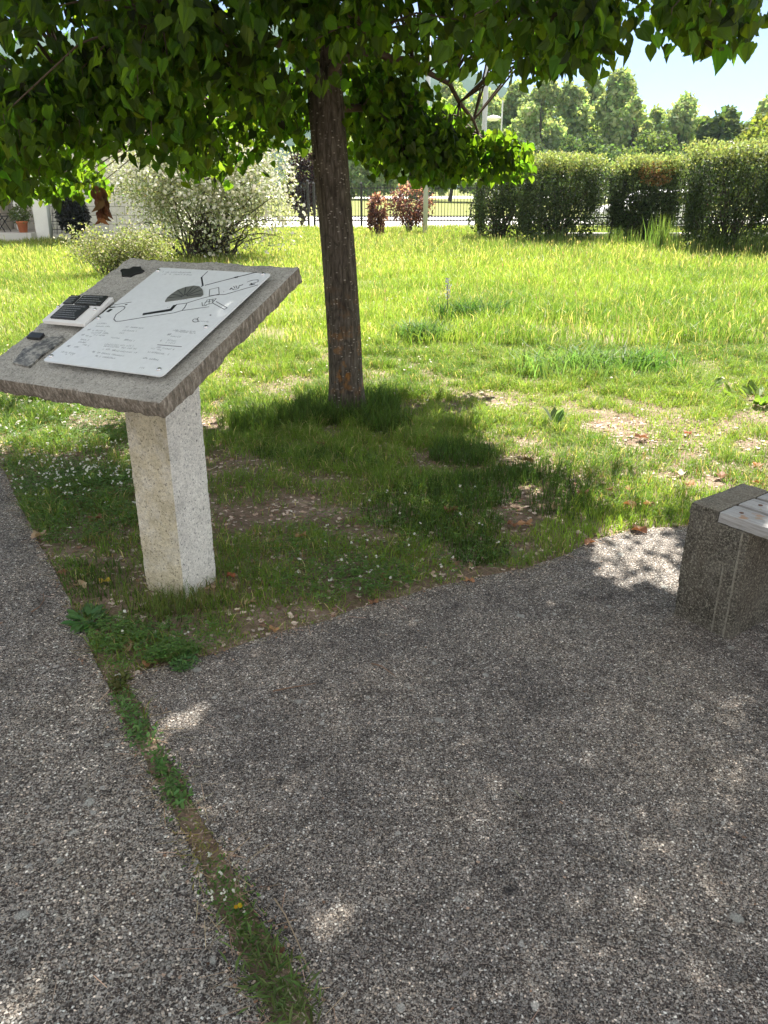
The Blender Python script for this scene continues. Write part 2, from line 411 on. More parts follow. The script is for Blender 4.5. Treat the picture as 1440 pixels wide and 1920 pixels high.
def mat_wood():
    m, nt, out = newmat('weathered_plank'); t = NT(nt); v = t.coord('Object')
    rm = nt.nodes.new('ShaderNodeMapping'); rm.inputs['Rotation'].default_value = (0, 0, R(53.5)); t.l(v, rm.inputs['Vector'])
    g = t.noise(t.mapping(rm.outputs[0], (3, 70, 70)), 2.0, 6, .75)
    c = t.ramp(g, [(.3, (.16, .15, .13)), (.5, (.33, .32, .305)), (.7, (.47, .46, .44))])
    o2 = t.ramp(t.noise(v, 22, 4, .7), [(.60, 0), (.68, 1)])
    c = t.mix(t.math('MULTIPLY', o2, .6), c, (.22, .20, .12))
    o3 = t.ramp(t.noise(v, 7, 3, .7), [(.64, 0), (.7, 1)])
    c = t.mix(t.math('MULTIPLY', o3, .7), c, (.34, .16, .04))
    t.bsdf(out, c, .6, bump=g, bstr=.5, bdist=.004, spec=.4); return m
M_wood = mat_wood()
def mat_worn():
    m, nt, out = newmat('worn_film'); t = NT(nt); v = t.world()
    n = t.noise(v, 42, 6, .75)
    c = t.ramp(n, [(.36, (.03, .03, .03)), (.5, (.14, .14, .13)), (.58, (.34, .33, .29))])
    t.bsdf(out, c, .4, bump=n, bstr=.6, bdist=.004, spec=.5); return m
M_worn = mat_worn()

# ------------------------------------------------------------------ ground, path, pavement
gb = MB()
xs = np.concatenate([[-1500, -400, -80], np.linspace(-25, 25, 60), [80, 400, 1500]]); ys = np.concatenate([[-60], np.linspace(-4, 36, 60), [60, 130, 400, 1500]])
X, Y = np.meshgrid(xs, ys)
def soil_z(x, y):
    return -0.009 + .03 * (fbm(x * .9, y * .9, 3) - .5) * np.clip((y - 2.5) / 3, 0.1, 1) * np.clip((60 - y) / 20, 0, 1)
Z = soil_z(X, Y)
nx = len(xs); q = [(j * nx + i, j * nx + i + 1, (j + 1) * nx + i + 1, (j + 1) * nx + i) for j in range(len(ys) - 1) for i in range(nx - 1)]
gb.add(np.stack([X, Y, Z], -1).reshape(-1, 3), [np.array(q)]); gb.build('ground', M_soil, smooth=True, kind='structure')

def wander(pts, step=.035, amp=.012, seed=1):
    pts = np.asarray(pts, float); out = []
    for k in range(len(pts) - 1):
        a, b = pts[k], pts[k + 1]; L = np.linalg.norm(b - a); n = max(1, int(L / step))
        nrm = np.array([-(b - a)[1], (b - a)[0]]) / max(L, 1e-6)
        for i in range(n):
            p = a + (b - a) * i / n
            out.append(p + nrm * amp * 2 * (fbm(np.array(p[0] * 9.), np.array(p[1] * 9.), seed) - .5))
    out.append(pts[-1]); return [tuple(p) for p in out]
EDGE_L = [(-420, 560), (-150, 700), (-60, 800), (5, 882), (60, 990), (100, 1070), (140, 1150), (190, 1260), (230, 1350), (275, 1430), (330, 1530), (400, 1690), (470, 1830), (515, 1930), (600, 2200)]
EDGE_R = [(690, 2200), (600, 1940), (560, 1840), (500, 1740), (440, 1640), (385, 1540), (350, 1480), (295, 1385), (238, 1272), (285, 1252), (370, 1236), (480, 1200), (600, 1165), (700, 1132), (780, 1110), (880, 1085), (985, 1065), (1060, 1040), (1110, 1012), (1180, 995), (1290, 985), (1440, 972), (1800, 930), (2300, 880)]
eL = wander([ground(*p)[:2] for p in EDGE_L], seed=4); eR = wander([ground(*p)[:2] for p in EDGE_R], seed=9)
PATH_POLY = eL + [(-.1, -2.5), (-6, -2.5), (-7, 6.0)]
PAVE_POLY = eR + [(7, 3.2), (7, -2.5), (-.02, -2.5)]
def flat(name, poly, top, bot, mat):
    bm = bmesh.new(); vs = [bm.verts.new((x, y, bot)) for x, y in poly]; f = bm.faces.new(vs)
    if f.normal.z < 0: f.normal_flip()
    r = bmesh.ops.extrude_face_region(bm, geom=[f]); 
    for e in r['geom']:
        if isinstance(e, bmesh.types.BMVert): e.co.z = top
    bmesh.ops.recalc_face_normals(bm, faces=bm.faces)
    me = bpy.data.meshes.new(name); bm.to_mesh(me); bm.free(); me.materials.append(mat)
    o = bpy.data.objects.new(name, me); COL.objects.link(o); o['kind'] = 'structure'; return o
flat('path', PATH_POLY, .002, -.06, M_path)
flat('pavement', PAVE_POLY, 0.0, -.06, M_pave)
mb = MB(); mb.box((-14, 33.4, -.05), (5.2, 47, .012)); mb.build('paving', M_paleconc, kind='structure')
mb = MB(); mb.box((5.4, 24.6, -.05), (40, 47, .010)); mb.build('car_park', M_paleconc, kind='structure')
mb = MB(); mb.box((-120, 120, -.1), (160, 150, .02)); mb.build('road', M_paleconc, kind='structure')
# hills
def ridge(name, y0, pts, depth, col):
    m = simple(name + '_woods', col, 1.0, spec=0, var=.35, scale=.03)
    mb = MB(); n = 160; px = np.linspace(pts[0][0], pts[-1][0], n); top = np.interp(px, [p[0] for p in pts], [p[1] for p in pts])
    P = np.array([at_y(a, b, y0) for a, b in zip(px, top)])
    rows = []
    for k in range(13):
        s = k / 12.0; h = math.sin(min(1, s * 1.0) * math.pi / 2)
        y = y0 - depth * (1 - s)
        z = P[:, 2] * h * (1 + .12 * (fbm(P[:, 0] * .02, np.full(n, k * .7), 5) - .5) * (1 if k < 12 else .4))
        rows.append(np.stack([P[:, 0], np.full(n, y), z], -1))
    rows.append(np.stack([P[:, 0], np.full(n, y0 + depth), np.full(n, -1.0)], -1))
    rows[0][:, 2] = -1
    V = np.concatenate(rows); q = [(j * n + i, j * n + i + 1, (j + 1) * n + i + 1, (j + 1) * n + i) for j in range(len(rows) - 1) for i in range(n - 1)]
    mb.add(V, [np.array(q)]); return mb.build(name, m, smooth=True, kind='structure')
ridge('hills', 900, [(-1400, 230), (-500, 170), (100, 90), (500, 40), (700, 70), (800, 120), (880, 150), (960, 190), (1080, 250), (1250, 300), (1500, 330), (2400, 340)], 420, (.045, .07, .05))

# ------------------------------------------------------------------ rough cast-concrete boxes
def rough_box(mb, origin, ex, ey, ez, size, cell=.012, rnd=.012, amp=.004, freq=38, edge_amp=.0, seed=0):
    """a cast block: grid-faced box with rounded, worn edges; origin is its corner"""
    half = np.array(size) / 2; n = [max(2, int(round(s / cell))) for s in size]
    for ax in range(3):
        a, b = [(1, 2), (2, 0), (0, 1)][ax]
        u = np.linspace(-half[a], half[a], n[a] + 1); v = np.linspace(-half[b], half[b], n[b] + 1)
        U, W = np.meshgrid(u, v)
        for sgn in (-1, 1):
            P = np.zeros(U.shape + (3,)); P[..., a] = U; P[..., b] = W; P[..., ax] = sgn * half[ax]
            inner = np.clip(P, -half + rnd, half - rnd); d = P - inner; dn = unit(d); Q = inner + dn * rnd
            sh = Q.reshape(-1, 3); nr = dn.reshape(-1, 3)
            k = np.array([.7 * mnoise.noise(Vector((p[0] * freq + seed, p[1] * freq, p[2] * freq))) + .8 * mnoise.noise(Vector((p[0] * freq * .22, p[1] * freq * .22 + seed, p[2] * freq * .22))) + .5 * mnoise.noise(Vector((p[0] * freq * .07 + 3, p[1] * freq * .07 + seed, p[2] * freq * .07))) for p in sh])
            corner = (np.abs(d) > rnd * .35).sum(-1).reshape(-1) >= 2
            amt = amp + edge_amp * corner
            sh = sh + nr * (k * amt)[:, None]
            Wd = np.asarray(origin) + (sh[:, 0:1] + half[0]) * ex + (sh[:, 1:2] + half[1]) * ey + (sh[:, 2:3] + half[2]) * ez
            m1 = U.shape[1]; rows = U.shape[0]
            q = np.array([(j * m1 + i, j * m1 + i + 1, (j + 1) * m1 + i + 1, (j + 1) * m1 + i) for j in range(rows - 1) for i in range(m1 - 1)])
            if sgn < 0: q = q[:, ::-1]
            mb.add(Wd, [q])

# ------------------------------------------------------------------ information lectern
yaw, tilt, SW, SD, ST = R(-27.2), R(22.3), .85, .88, .062
ex = np.array([math.cos(yaw), math.sin(yaw), 0]); fy = np.array([-math.sin(yaw), math.cos(yaw), 0])
ey = fy * math.cos(tilt) + np.array([0, 0, math.sin(tilt)]); ez = np.cross(ex, ey)
B0 = np.array([-.686, 2.348, .940])
A0 = B0 - ex * SW                                   # near-left top corner: u right, v up the slope, w out of the slab
def S(u, v, w=0.0): return A0 + ex * u + ey * v + ez * w
def slab_uv(px, py, w=0.0):
    d = ray(px, py); o = np.array([0, 0, H]); p0 = A0 + ez * w
    t = np.dot(p0 - o, ez) / np.dot(d, ez); p = o + t * d - p0
    return float(np.dot(p, ex)), float(np.dot(p, ey))
cw = .205
Nc = np.array([-.812, 2.842, 0]); cc = Nc - ex * cw / 2 + fy * cw / 2
lect = thing('information_lectern', (cc[0], cc[1], 0), 'rough concrete lectern with a white metal site map on its sloping slab', 'lectern')
mb = MB(); rough_box(mb, Nc - ex * cw - np.array([0, 0, .12]), ex, fy, np.array([0, 0, 1.0]), (cw, cw, 1.035), .011, .005, .0016, 75, .0022, 3)
pil = mb.build('pillar', M_post, lect, smooth=True)
mb = MB(); rough_box(mb, S(0, 0, -ST), ex, ey, ez, (SW, SD, ST), .0115, .009, .0028, 60, .005, 8)
slab = mb.build('slab', M_slab, lect, smooth=True)
WP = .026                                           # the panel stands on spacers
def rounded(corners, r=.012, n=5):
    out = []; c = [np.array(p) for p in corners]
    for k in range(len(c)):
        p, a, b = c[k], c[k - 1], c[(k + 1) % len(c)]
        p0 = p + unit(a - p) * r; p1 = p + unit(b - p) * r
        for i in range(n + 1):
            s = i / n; out.append(tuple((1 - s) ** 2 * p0 + 2 * s * (1 - s) * p + s * s * p1))
    return out
def plate(corners, w0, w1, name, mat, parent, r=.012):
    mb = MB(); mb.prism(rounded(corners, r) if r else corners, lambda u, v: S(u, v, w1), lambda u, v: S(u, v, w0)); return mb.build(name, mat, parent)
pc = [slab_uv(*p, WP) for p in ((84, 677), (306, 706), (509, 511), (293, 503))]
# square the measured corners up
u0 = (pc[0][0] + pc[3][0]) / 2; u1 = (pc[1][0] + pc[2][0]) / 2; v0 = (pc[0][1] + pc[1][1]) / 2; v1 = (pc[2][1] + pc[3][1]) / 2
panel = plate([(u0, v0), (u1, v0), (u1, v1), (u0, v1)], WP - .004, WP, 'map_panel', M_panel, lect, .016)
def zq(zx, zy): return 80 + zx * .305556, 480 + zy * .305556
def stroke(mb, pts, width, w):
    pts = [np.array(p) for p in pts]
    for k in range(len(pts) - 1):
        a, b = pts[k], pts[k + 1]; t = unit(b - a); n = np.array([-t[1], t[0]]) * width / 2; a = a - t * width * .3; b = b + t * width * .3
        mb.prism([tuple(a - n), tuple(b - n), tuple(b + n), tuple(a + n)], lambda u, v: S(u, v, w + .0005), lambda u, v: S(u, v, w - .0005))
pl = MB()
def zs(pts, width=.0025): stroke(pl, [slab_uv(*zq(*p), WP) for p in pts], width, WP)
zs([(1013, 95), (972, 133)]); zs([(975, 133), (983, 182), (975, 186)], .006); zs([(997, 180), (1190, 130), (1312, 100)], .0042); zs([(1183, 132), (1195, 129)], .010)
zs([(818, 298), (880, 290), (985, 258), (1060, 240), (1120, 236), (1320, 178)], .003)
zs([(885, 292), (870, 318), (855, 335), (800, 350), (600, 380), (480, 400), (448, 401), (437, 388), (450, 360), (500, 325), (506, 313), (490, 308), (432, 316)], .003)
zs([(415, 316), (440, 314)], .008); zs([(402, 340), (418, 330)], .014); zs([(440, 300), (545, 283)]); zs([(430, 303), (437, 290)]); zs([(508, 299), (517, 297)], .006)
zs([(855, 335), (1020, 312)], .0028); zs([(978, 285), (980, 306), (1005, 304)]); zs([(1022, 245), (1083, 235), (1080, 193), (1025, 205), (1022, 245)], .0022)
zs([(1045, 290), (1115, 328), (1132, 318), (1065, 280)]); zs([(1000, 300), (1040, 290), (1065, 262), (1010, 270), (990, 300)], .002); zs([(995, 285), (1055, 272)], .002); zs([(1025, 266), (1020, 294)], .002); zs([(1045, 264), (1042, 290)], .002)
zs([(1160, 200), (1172, 208), (1200, 200), (1208, 180)]); zs([(1172, 186), (1180, 198)]); zs([(1186, 183), (1192, 196)]); zs([(1150, 206), (1158, 196)], .004); zs([(1213, 182), (1228, 176)], .004)
zs([(1255, 160), (1290, 148), (1322, 146), (1322, 158), (1275, 172)]); zs([(1270, 178), (1302, 172)], .005); zs([(1280, 168), (1285, 178)], .004)
zs([(937 + 17 * math.cos(a), 396 + 10 * math.sin(a)) for a in np.linspace(0, 2 * math.pi, 15)]); zs([(948, 387), (957, 377)]); zs([(955, 402), (960, 403)]); zs([(1028, 362), (1031, 364)], .005)
zs([(705, 545), (852, 557)], .0026)
pl.prism([slab_uv(*zq(*p), WP) for p in ((612, 364), (790, 337), (824, 300), (802, 302), (782, 325), (616, 352))], lambda u, v: S(u, v, WP + .0006), lambda u, v: S(u, v, WP - .0005))
pl.build('site_plan', M_ink, panel)
th = [(752, 283), (765, 262), (790, 240), (830, 213), (880, 195), (930, 187), (965, 192), (983, 212), (986, 238), (972, 250), (870, 265)]
tu = [slab_uv(*zq(*p), WP) for p in th]
mb = MB(); mb.prism(tu, lambda u, v: S(u, v, WP + .004), lambda u, v: S(u, v, WP - .0005)); theatre = mb.build('theatre_relief', M_theatre, panel)
mb = MB(); foc = np.array(slab_uv(*zq(872, 255), WP))
for k in range(1, 9):
    a = np.array(tu[k]); stroke(mb, [foc + (a - foc) * .16, foc + (a - foc) * .96], .0022, WP + .0042)
stroke(mb, [foc + (np.array(tu[k]) - foc) * .16 for k in (0, 2, 4, 6, 8)], .002, WP + .0042)
mb.build('seat_lines', M_ink, theatre)
tx = MB()
ROWS = [(735, 100, 905, 105, 1.3), (735, 114, 908, 119, 1.1), (335, 418, 395, 418, 1), (325, 433, 405, 436, 1), (275, 455, 290, 455, 2), (305, 460, 380, 463, 1), (300, 474, 400, 479, 1), (238, 487, 252, 488, 2), (262, 492, 305, 500, 1.2), (312, 487, 378, 492, 1), (232, 515, 285, 520, 1), (218, 530, 265, 535, 1), (150, 555, 162, 557, 2.5), (175, 560, 215, 563, 1), (235, 545, 290, 555, 1), (112, 592, 125, 594, 1), (135, 595, 195, 602, 1), (140, 607, 185, 610, 1),
        (510, 437, 615, 447, 1), (490, 460, 590, 466, 1), (460, 475, 500, 477, 1), (420, 503, 470, 509, 1), (500, 518, 565, 525, 1.2), (380, 545, 560, 556, 1), (375, 556, 575, 573, 1.1), (360, 575, 440, 580, 1), (430, 583, 570, 597, 1), (305, 590, 318, 592, 2), (325, 595, 500, 618, 1), (320, 617, 440, 632, 1),
        (792, 458, 935, 468, 1.1), (765, 486, 778, 487, 2), (805, 465, 930, 478, 1), (785, 496, 845, 500, 1), (722, 522, 732, 523, 2), (765, 520, 820, 526, 1), (755, 533, 805, 540, 1), (700, 563, 800, 578, 1.1), (655, 568, 720, 580, 1), (645, 592, 770, 608, 1.2), (615, 630, 712, 642, 1.2), (595, 688, 640, 692, 1), (825, 276, 855, 272, 1), (862, 270, 885, 268, 1), (960, 402, 1015, 408, .7), (765, 318, 780, 317, 1), (1110, 222, 1128, 218, 1.2)]
for x0, y0, x1, y1, wt in ROWS:
    a = np.array(slab_uv(*zq(x0, y0), WP)); b = np.array(slab_uv(*zq(x1, y1), WP)); L = np.linalg.norm(b - a); t = (b - a) / max(L, 1e-6); n = np.array([-t[1], t[0]]); x = 0
    while x < L:
        lw = random.uniform(.0035, .006); hh = random.choice([.006, .006, .0085]) * (1 if wt < 1.5 else 1.2)
        if random.random() > .17:
            p = a + t * x
            stroke(tx, [p, p + n * hh], .0013 * wt, WP)
            if random.random() < .7: stroke(tx, [p, p + t * lw * .6 + n * hh * random.choice([0, 1, .5])], .0013 * wt, WP)
        x += lw + .002
tx.build('lettering', M_greyink, panel)
def screws(parent, pts, w, name='screw', r=.0085):
    for p in pts:
        u, v = slab_uv(*p, w); mb = MB(); n = 14
        prof = [(r, 0), (r, .002), (r * .8, .005), (r * .35, .0062)]
        V = []; 
        for rr, h in prof:
            for k in range(n):
                a = 2 * math.pi * k / n; V.append(S(u + rr * math.cos(a), v + rr * math.sin(a), w + h))
        q = [(i * n + k, i * n + (k + 1) % n, (i + 1) * n + (k + 1) % n, (i + 1) * n + k) for i in range(3) for k in range(n)]
        mb.add(V, [np.array(q), (np.arange(n) + 3 * n)[None]])
        V2 = [S(u + r * .7 * math.cos(a), v + r * .7 * math.sin(a), h) for h in (-.006, w - .004) for a in np.arange(n) * 2 * math.pi / n]
        mb.add(V2, [np.array([(k, (k + 1) % n, n + (k + 1) % n, n + k) for k in range(n)])])
        mb.build(name, M_steel, parent, smooth=True)
screws(panel, [zq(*p) for p in ((708, 91), (1352, 112), (343, 382), (1002, 437), (53, 616), (714, 698))], WP)
def zp(zx, zy): return 60 + zx * .11111, 540 + zy * .11111
W2 = .034
pq = plate([slab_uv(*zp(*p), W2) for p in ((165, 550), (870, 610), (1375, 160), (640, 135))], W2 - .012, W2, 'small_plaque', M_white, lect, .006)
for pts in (((525, 275), (690, 280), (830, 145), (670, 140)), ((715, 285), (1145, 310), (1295, 150), (880, 140)), ((310, 515), (725, 548), (980, 320), (550, 300))):
    tp = plate([slab_uv(*zp(*p), W2) for p in pts], W2 - .001, W2 + .005, 'text_plate', M_dark, pq, .004)
    c = [np.array(slab_uv(*zp(*p), W2)) for p in pts]; mb = MB(); rows = 6 if pts[0][0] == 310 else 4
    for k in range(rows):
        s = (k + .7) / (rows + .4); a = c[0] + (c[3] - c[0]) * s; b = c[1] + (c[2] - c[1]) * s; x = .06
        while x < random.uniform(.6, .95):
            x2 = x + random.uniform(.04, .12); stroke(mb, [a + (b - a) * x, a + (b - a) * min(x2, .95)], .0022, W2 + .0052); x = x2 + .03
    mb.build('lettering', M_greyink, tp)
screws(pq, [zp(447, 322), zp(1063, 365)], W2, r=.0075)
mb = MB(); mb.prism([slab_uv(*zp(*p), .01) for p in ((700, 560), (860, 590), (1330, 190), (1180, 180))], lambda u, v: S(u, v, W2 - .013), lambda u, v: S(u, v, -.004)); mb.build('plaque_mount', M_dark, pq)
def z4(zx, zy): return zx * .40278, 480 + zy * .40278
mb = MB(); mb.prism([slab_uv(*z4(*p), .006) for p in ((58, 497), (100, 508), (135, 515), (165, 490), (195, 462), (250, 425), (300, 383), (290, 372), (255, 372), (215, 385), (160, 410), (110, 432), (80, 470))], lambda u, v: S(u, v, .007), lambda u, v: S(u, v, -.004))
wp = mb.build('worn_plaque', M_worn, lect)
mb = MB(); mb.prism([slab_uv(*z4(*p), .008) for p in ((124, 380), (185, 386), (206, 363), (150, 358))], lambda u, v: S(u, v, .012), lambda u, v: S(u, v, .002)); mb.build('black_label', M_dark, wp)
mb = MB(); mb.prism([slab_uv(*z4(*p), .004) for p in ((560, 67), (575, 60), (600, 62), (622, 50), (640, 52), (655, 50), (660, 62), (672, 68), (655, 78), (632, 84), (605, 96), (585, 93), (568, 94), (566, 80))], lambda u, v: S(u, v, .006), lambda u, v: S(u, v, -.005)); mb.build('black_tar_patch', M_dark, lect)

# ------------------------------------------------------------------ bench
by = R(-53.5); bu = np.array([math.cos(by), math.sin(by), 0]); bv = np.array([-math.sin(by), math.cos(by), 0]); bz = np.array([0, 0, 1.0])
BL = np.array([1.134, 2.712, 0]); BD, BH, BA = .345, .473, .24
bench = thing('park_bench', BL + bu * .9 + bv * BD / 2, 'low bench of weathered grey planks on mossy concrete end blocks', 'bench')
for off, flip in ((0, False), (1.62, True)):
    mb = MB(); o = BL + bu * off
    rough_box(mb, o - bz * .05, bu, bv, bz, (BA, BD, BH - .043 + .05), .012, .007, .0018, 60, .003, 21 + off)
    rough_box(mb, o + (bu * (BA - .115) if flip else 0) + bz * (BH - .05), bu, bv, bz, (.115, BD, .05), .012, .007, .0018, 60, .003, 25 + off)
    rb = MB()
    for k in (.165, .212):
        rough_box(rb, o + bu * k - bv * .005, bu, bv, bz, (.007, .012, .27 if k < .2 else .425), .012, .003, .002, 60, 0, 30)
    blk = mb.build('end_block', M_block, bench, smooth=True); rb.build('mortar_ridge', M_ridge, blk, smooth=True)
npl, gap = 3, .012; pw = (BD - gap * (npl - 1)) / npl
for k in range(npl):
    mb = MB(); o = BL + bu * .118 + bv * (k * (pw + gap) - (.006 if k == 0 else 0)) + bz * (BH - .041)
    rough_box(mb, o, bu, bv, bz, (1.86 - .236, pw, .042), .016, .005, .0012, 40, .002, 40 + k)
    p = mb.build('plank', M_wood, bench, smooth=True)
    for xx in (.055, 1.57):
        mb = MB(); mb.lathe(o + bu * xx + bv * pw / 2 + bz * .042, [(.0, .001), (.008, .001), (.008, -.01)], 12); mb.build('bolt', M_rust, p)

# ------------------------------------------------------------------ linden tree
tb = np.array([-.272, 5.74, 0]); tt = at_y(612, 150, 5.76)
tree = thing('linden_tree', (tb[0], tb[1], 0), 'young linden with dark spotted trunk and drooping crown beside the lectern', 'tree')
def trunk_at(z):
    s = z / tt[2]; return np.array([tb[0] + (tt[0] - tb[0]) * s + .012 * math.sin(z * 2.2), tb[1] + (tt[1] - tb[1]) * s, z])
mb = MB(); zs_ = np.concatenate([[-.1, 0, .05, .12, .22], np.linspace(.35, 5.6, 40)])
n = 28; V = []
for z in zs_:
    c = trunk_at(z); r = .122 + .045 * math.exp(-max(z, 0) * 9) - .0035 * z if z < 2.2 else max(.02, .114 - .026 * (z - 2.2))
    for k in range(n):
        a = 2 * math.pi * k / n; w = 1 + .05 * mnoise.noise(Vector((math.cos(a) * 1.6, math.sin(a) * 1.6, z * 1.1))) + .022 * mnoise.noise(Vector((math.cos(a) * 7, math.sin(a) * 7, z * 3)))
        V.append(c + r * w * np.array([math.cos(a), math.sin(a), 0]))
q = [(i * n + k, i * n + (k + 1) % n, (i + 1) * n + (k + 1) % n, (i + 1) * n + k) for i in range(len(zs_) - 1) for k in range(n)]
mb.add(V, [np.array(q)])
for (sx, sz, rr) in ((-.115, 1.72, .02), (-.10, 1.58, .022)):      # stubs of cut twigs
    c = trunk_at(sz); mb.tube([c + (sx * .7, -.04, 0), c + (sx * 1.15, -.06, .01)], [rr, rr * .7], 8)
mb.build('trunk', M_bark, tree, smooth=True)
CC = np.array([-.15, 4.95, 4.25]); CR = np.array([2.95, 2.55, 2.6])
YB = [(-900, 420), (0, 388), (60, 398), (150, 408), (188, 380), (205, 335), (240, 305), (310, 305), (345, 360), (380, 400), (440, 392), (456, 345), (520, 312), (580, 305), (640, 305), (720, 335), (800, 350), (900, 358), (970, 350), (1012, 322), (1022, 160), (1060, 140), (1090, 160), (1110, 95), (1140, 62), (1210, 55), (1250, 84), (1290, 118), (1330, 98), (1370, 112), (1440, 122), (1900, 110)]
def crown_ok(p, rc):
    px, py, d = project(p)
    if d < .6: return True
    rp = F * (rc * .85 + .05) / d
    if py + rp < 0: return True
    if px < -300 or px > 1740: return p[2] > 1.9
    if py + rp > np.interp(px, [a for a, b in YB], [b for a, b in YB]): return False
    if 545 < px < 700 and p[1] < 6.0 and py + rp > 165: return False                # trunk stays in view
    if px > 640 and p[1] < 5.6 and py + rp > 190: return False
    if 800 < px + rp and px - rp < 1000:
        top = np.interp(px, [800, 850, 900, 960, 1010], [150, 190, 225, 245, 300])
        if py + rp > np.interp(px, [800, 830, 900, 960, 1000], [130, 150, 165, 175, 170]) and py - rp < top: return False
    if px > 1330 and py - rp < np.interp(px, [1330, 1390, 1440, 1740], [-70, 30, 62, 70]) and py + rp > -200: return False
    return True
cl = []
while len(cl) < 1000:
    d = rdir(1)[0]; r = rng.uniform(0, 1) ** (1 / 2.6)
    p = CC + CR * d * r
    if p[2] < 1.45: continue
    rc = .2
    if p[0] < -.9 and p[1] < 4.6 and p[2] < 2.0 and p[1] < 3.6: continue
    if crown_ok(p, rc): cl.append((p, rc, 52))
for _ in range(740):            # the dense upper storey
    d = rdir(1)[0]; p = CC + np.array([.15, -.1, .1]) + (CR + [.1, .15, 0]) * d * rng.uniform(.15, 1) ** .5
    if p[2] > 3.2 and p[1] < 5.85 + .5 * (p[2] - 3.2): cl.append((p, .26, 42))
SHX, SHY = math.sin(R(20)) / math.tan(R(56)), math.cos(R(20)) / math.tan(R(56))     # where the sun throws each metre of height
for _ in range(85):            # the far upper crown that shades the turf at the trunk foot
    g = (rng.uniform(-.9, .55), rng.uniform(4.2, 5.1)); z = rng.uniform(3.05, 3.9); cl.append((np.array([g[0] + SHX * z, g[1] + SHY * z, z]), .22, 44))
# drooping hem
def hem(px0, px1, py0, py1, y0, y1, nc, leaves=40, rc=.15):
    k = 0; tries = 0
    while k < nc and tries < nc * 60:
        tries += 1
        p = at_y(rng.uniform(px0, px1), rng.uniform(py0, py1), rng.uniform(y0, y1))
        if crown_ok(p, rc): cl.append((p, rc, leaves)); k += 1
hem(-160, 200, 120, 390, 4.3, 5.9, 62); hem(200, 350, 60, 300, 4.4, 6.2, 30); hem(345, 455, 200, 392, 6.0, 6.9, 13, 34, .11)
hem(-60, 205, 320, 394, 6.2, 7.2, 16, 30, .11); hem(440, 590, 150, 300, 5.6, 6.6, 18); hem(650, 830, 120, 345, 6.0, 7.0, 44); hem(800, 1010, 210, 350, 6.2, 7.3, 46, 40, .13)
hem(830, 1100, 20, 165, 3.8, 5.0, 9, 32, .12); hem(1000, 1110, 60, 160, 5.0, 6.2, 13, 28, .09); hem(1080, 1440, 0, 140, 3.4, 4.6, 18, 34, .12); hem(1330, 1640, 30, 150, 3.4, 4.4, 22, 40, .12); hem(560, 720, -60, 140, 3.8, 5.2, 12); hem(-100, 560, -60, 220, 3.9, 5.4, 40)
limbs = []
LIMB = [(2.08, (690, 60, 4.6)), (2.9, (1150, -40, 4.2)), (2.3, (930, 290, 6.9)), (2.15, (420, 240, 6.3)), (2.3, (120, 250, 5.1)), (2.5, (300, 30, 4.4)), (3.1, (1350, -20, 4.1)), (1.95, (760, 250, 6.6))]
for z0, tp in LIMB: limbs.append((trunk_at(z0), at_y(*tp)))
for k in range(9):
    a = k * 2.4; z0 = 2.7 + .3 * k; limbs.append((trunk_at(z0), CC + CR * .72 * unit(np.array([math.cos(a), math.sin(a), .15 + .09 * k]))))
lp = []
for a, b in limbs:
    s = np.linspace(0, 1, 12)[:, None]; L = np.linalg.norm(b - a)
    P = a + (b - a) * s; P[:, 2] += .16 * L * np.sin(s[:, 0] * math.pi) ; P[1:-1] += rng.normal(0, .02, (10, 3)); lp.append(P)
twigs = [[] for _ in limbs]
allp = np.concatenate(lp); idx = np.repeat(np.arange(len(lp)), 12); sidx = np.tile(np.arange(12), len(lp))
for p, rc, nl in cl:
    d = np.linalg.norm(allp - p, axis=1) + .05 * (11 - sidx) * .3; k = int(np.argmin(d)); twigs[idx[k]].append((allp[k], p))
for i, P in enumerate(lp):
    mb = MB(); r0 = .036 if i < 8 else .03
    mb.tube(P, np.linspace(r0, .007, 12), 8)
    for a, b in twigs[i]:
        m = (a + b) / 2 + (0, 0, .1 * np.linalg.norm(b - a)); mb.tube([a, m, b, b + (0, 0, -.06)], [.008, .005, .003, .002], 4, False)
    mb.build('limb', M_twig, tree, smooth=True)
cr = MB(); Ps, Ds, Ns, Ss, Cs = [], [], [], [], []
for p, rc, nl in cl:
    off = np.clip(rng.normal(0, 1, (nl, 3)), -1.5, 1.5) * np.array([rc, rc, rc * .8]) * .75
    P = p + off; out = unit(P - CC) * np.array([1, 1, .4])
    Dd = out * .5 + np.array([0, 0, -.75]) + rdir(nl) * .75
    Nn = out * .7 + np.array([0, 0, .8]) + rdir(nl) * 1.0
    Ps.append(P); Ds.append(Dd); Ns.append(Nn); Ss.append(rng.uniform(.040, .080, nl)); Cs.append(vary((.0185, .036, .009), nl, .35, .1))
Ps, Ds, Ns, Ss, Cs = [np.concatenate(q_) for q_ in (Ps, Ds, Ns, Ss, Cs)]
gx, gy = Ps[:, 0] - SHX * Ps[:, 2], Ps[:, 1] - SHY * Ps[:, 2]; keep = np.ones(len(Ps), bool)
for (px, py), a_, b_, thin in (((322, 1372), .13, .062, 1), ((622, 1722), .075, .05, 1), ((30, 1892), .10, .055, 1), ((1190, 1030), .42, .20, .86), ((1250, 1090), .12, .07, 1), ((1225, 1600), .05, .03, .9), ((770, 1165), .05, .03, 1), ((1400, 925), .22, .16, .9), ((215, 620), .0, .0, 1)):   # gaps in the crown that let flecks of sun through
    if a_ == 0: continue
    c = ground(px, py)
    u = (gx - c[0]) * .42 + (gy - c[1]) * .907; v_ = (gx - c[0]) * .907 - (gy - c[1]) * .42
    keep &= ~(((u / a_) ** 2 + (v_ / b_) ** 2 < 1) & (rng.uniform(0, 1, len(Ps)) < thin))
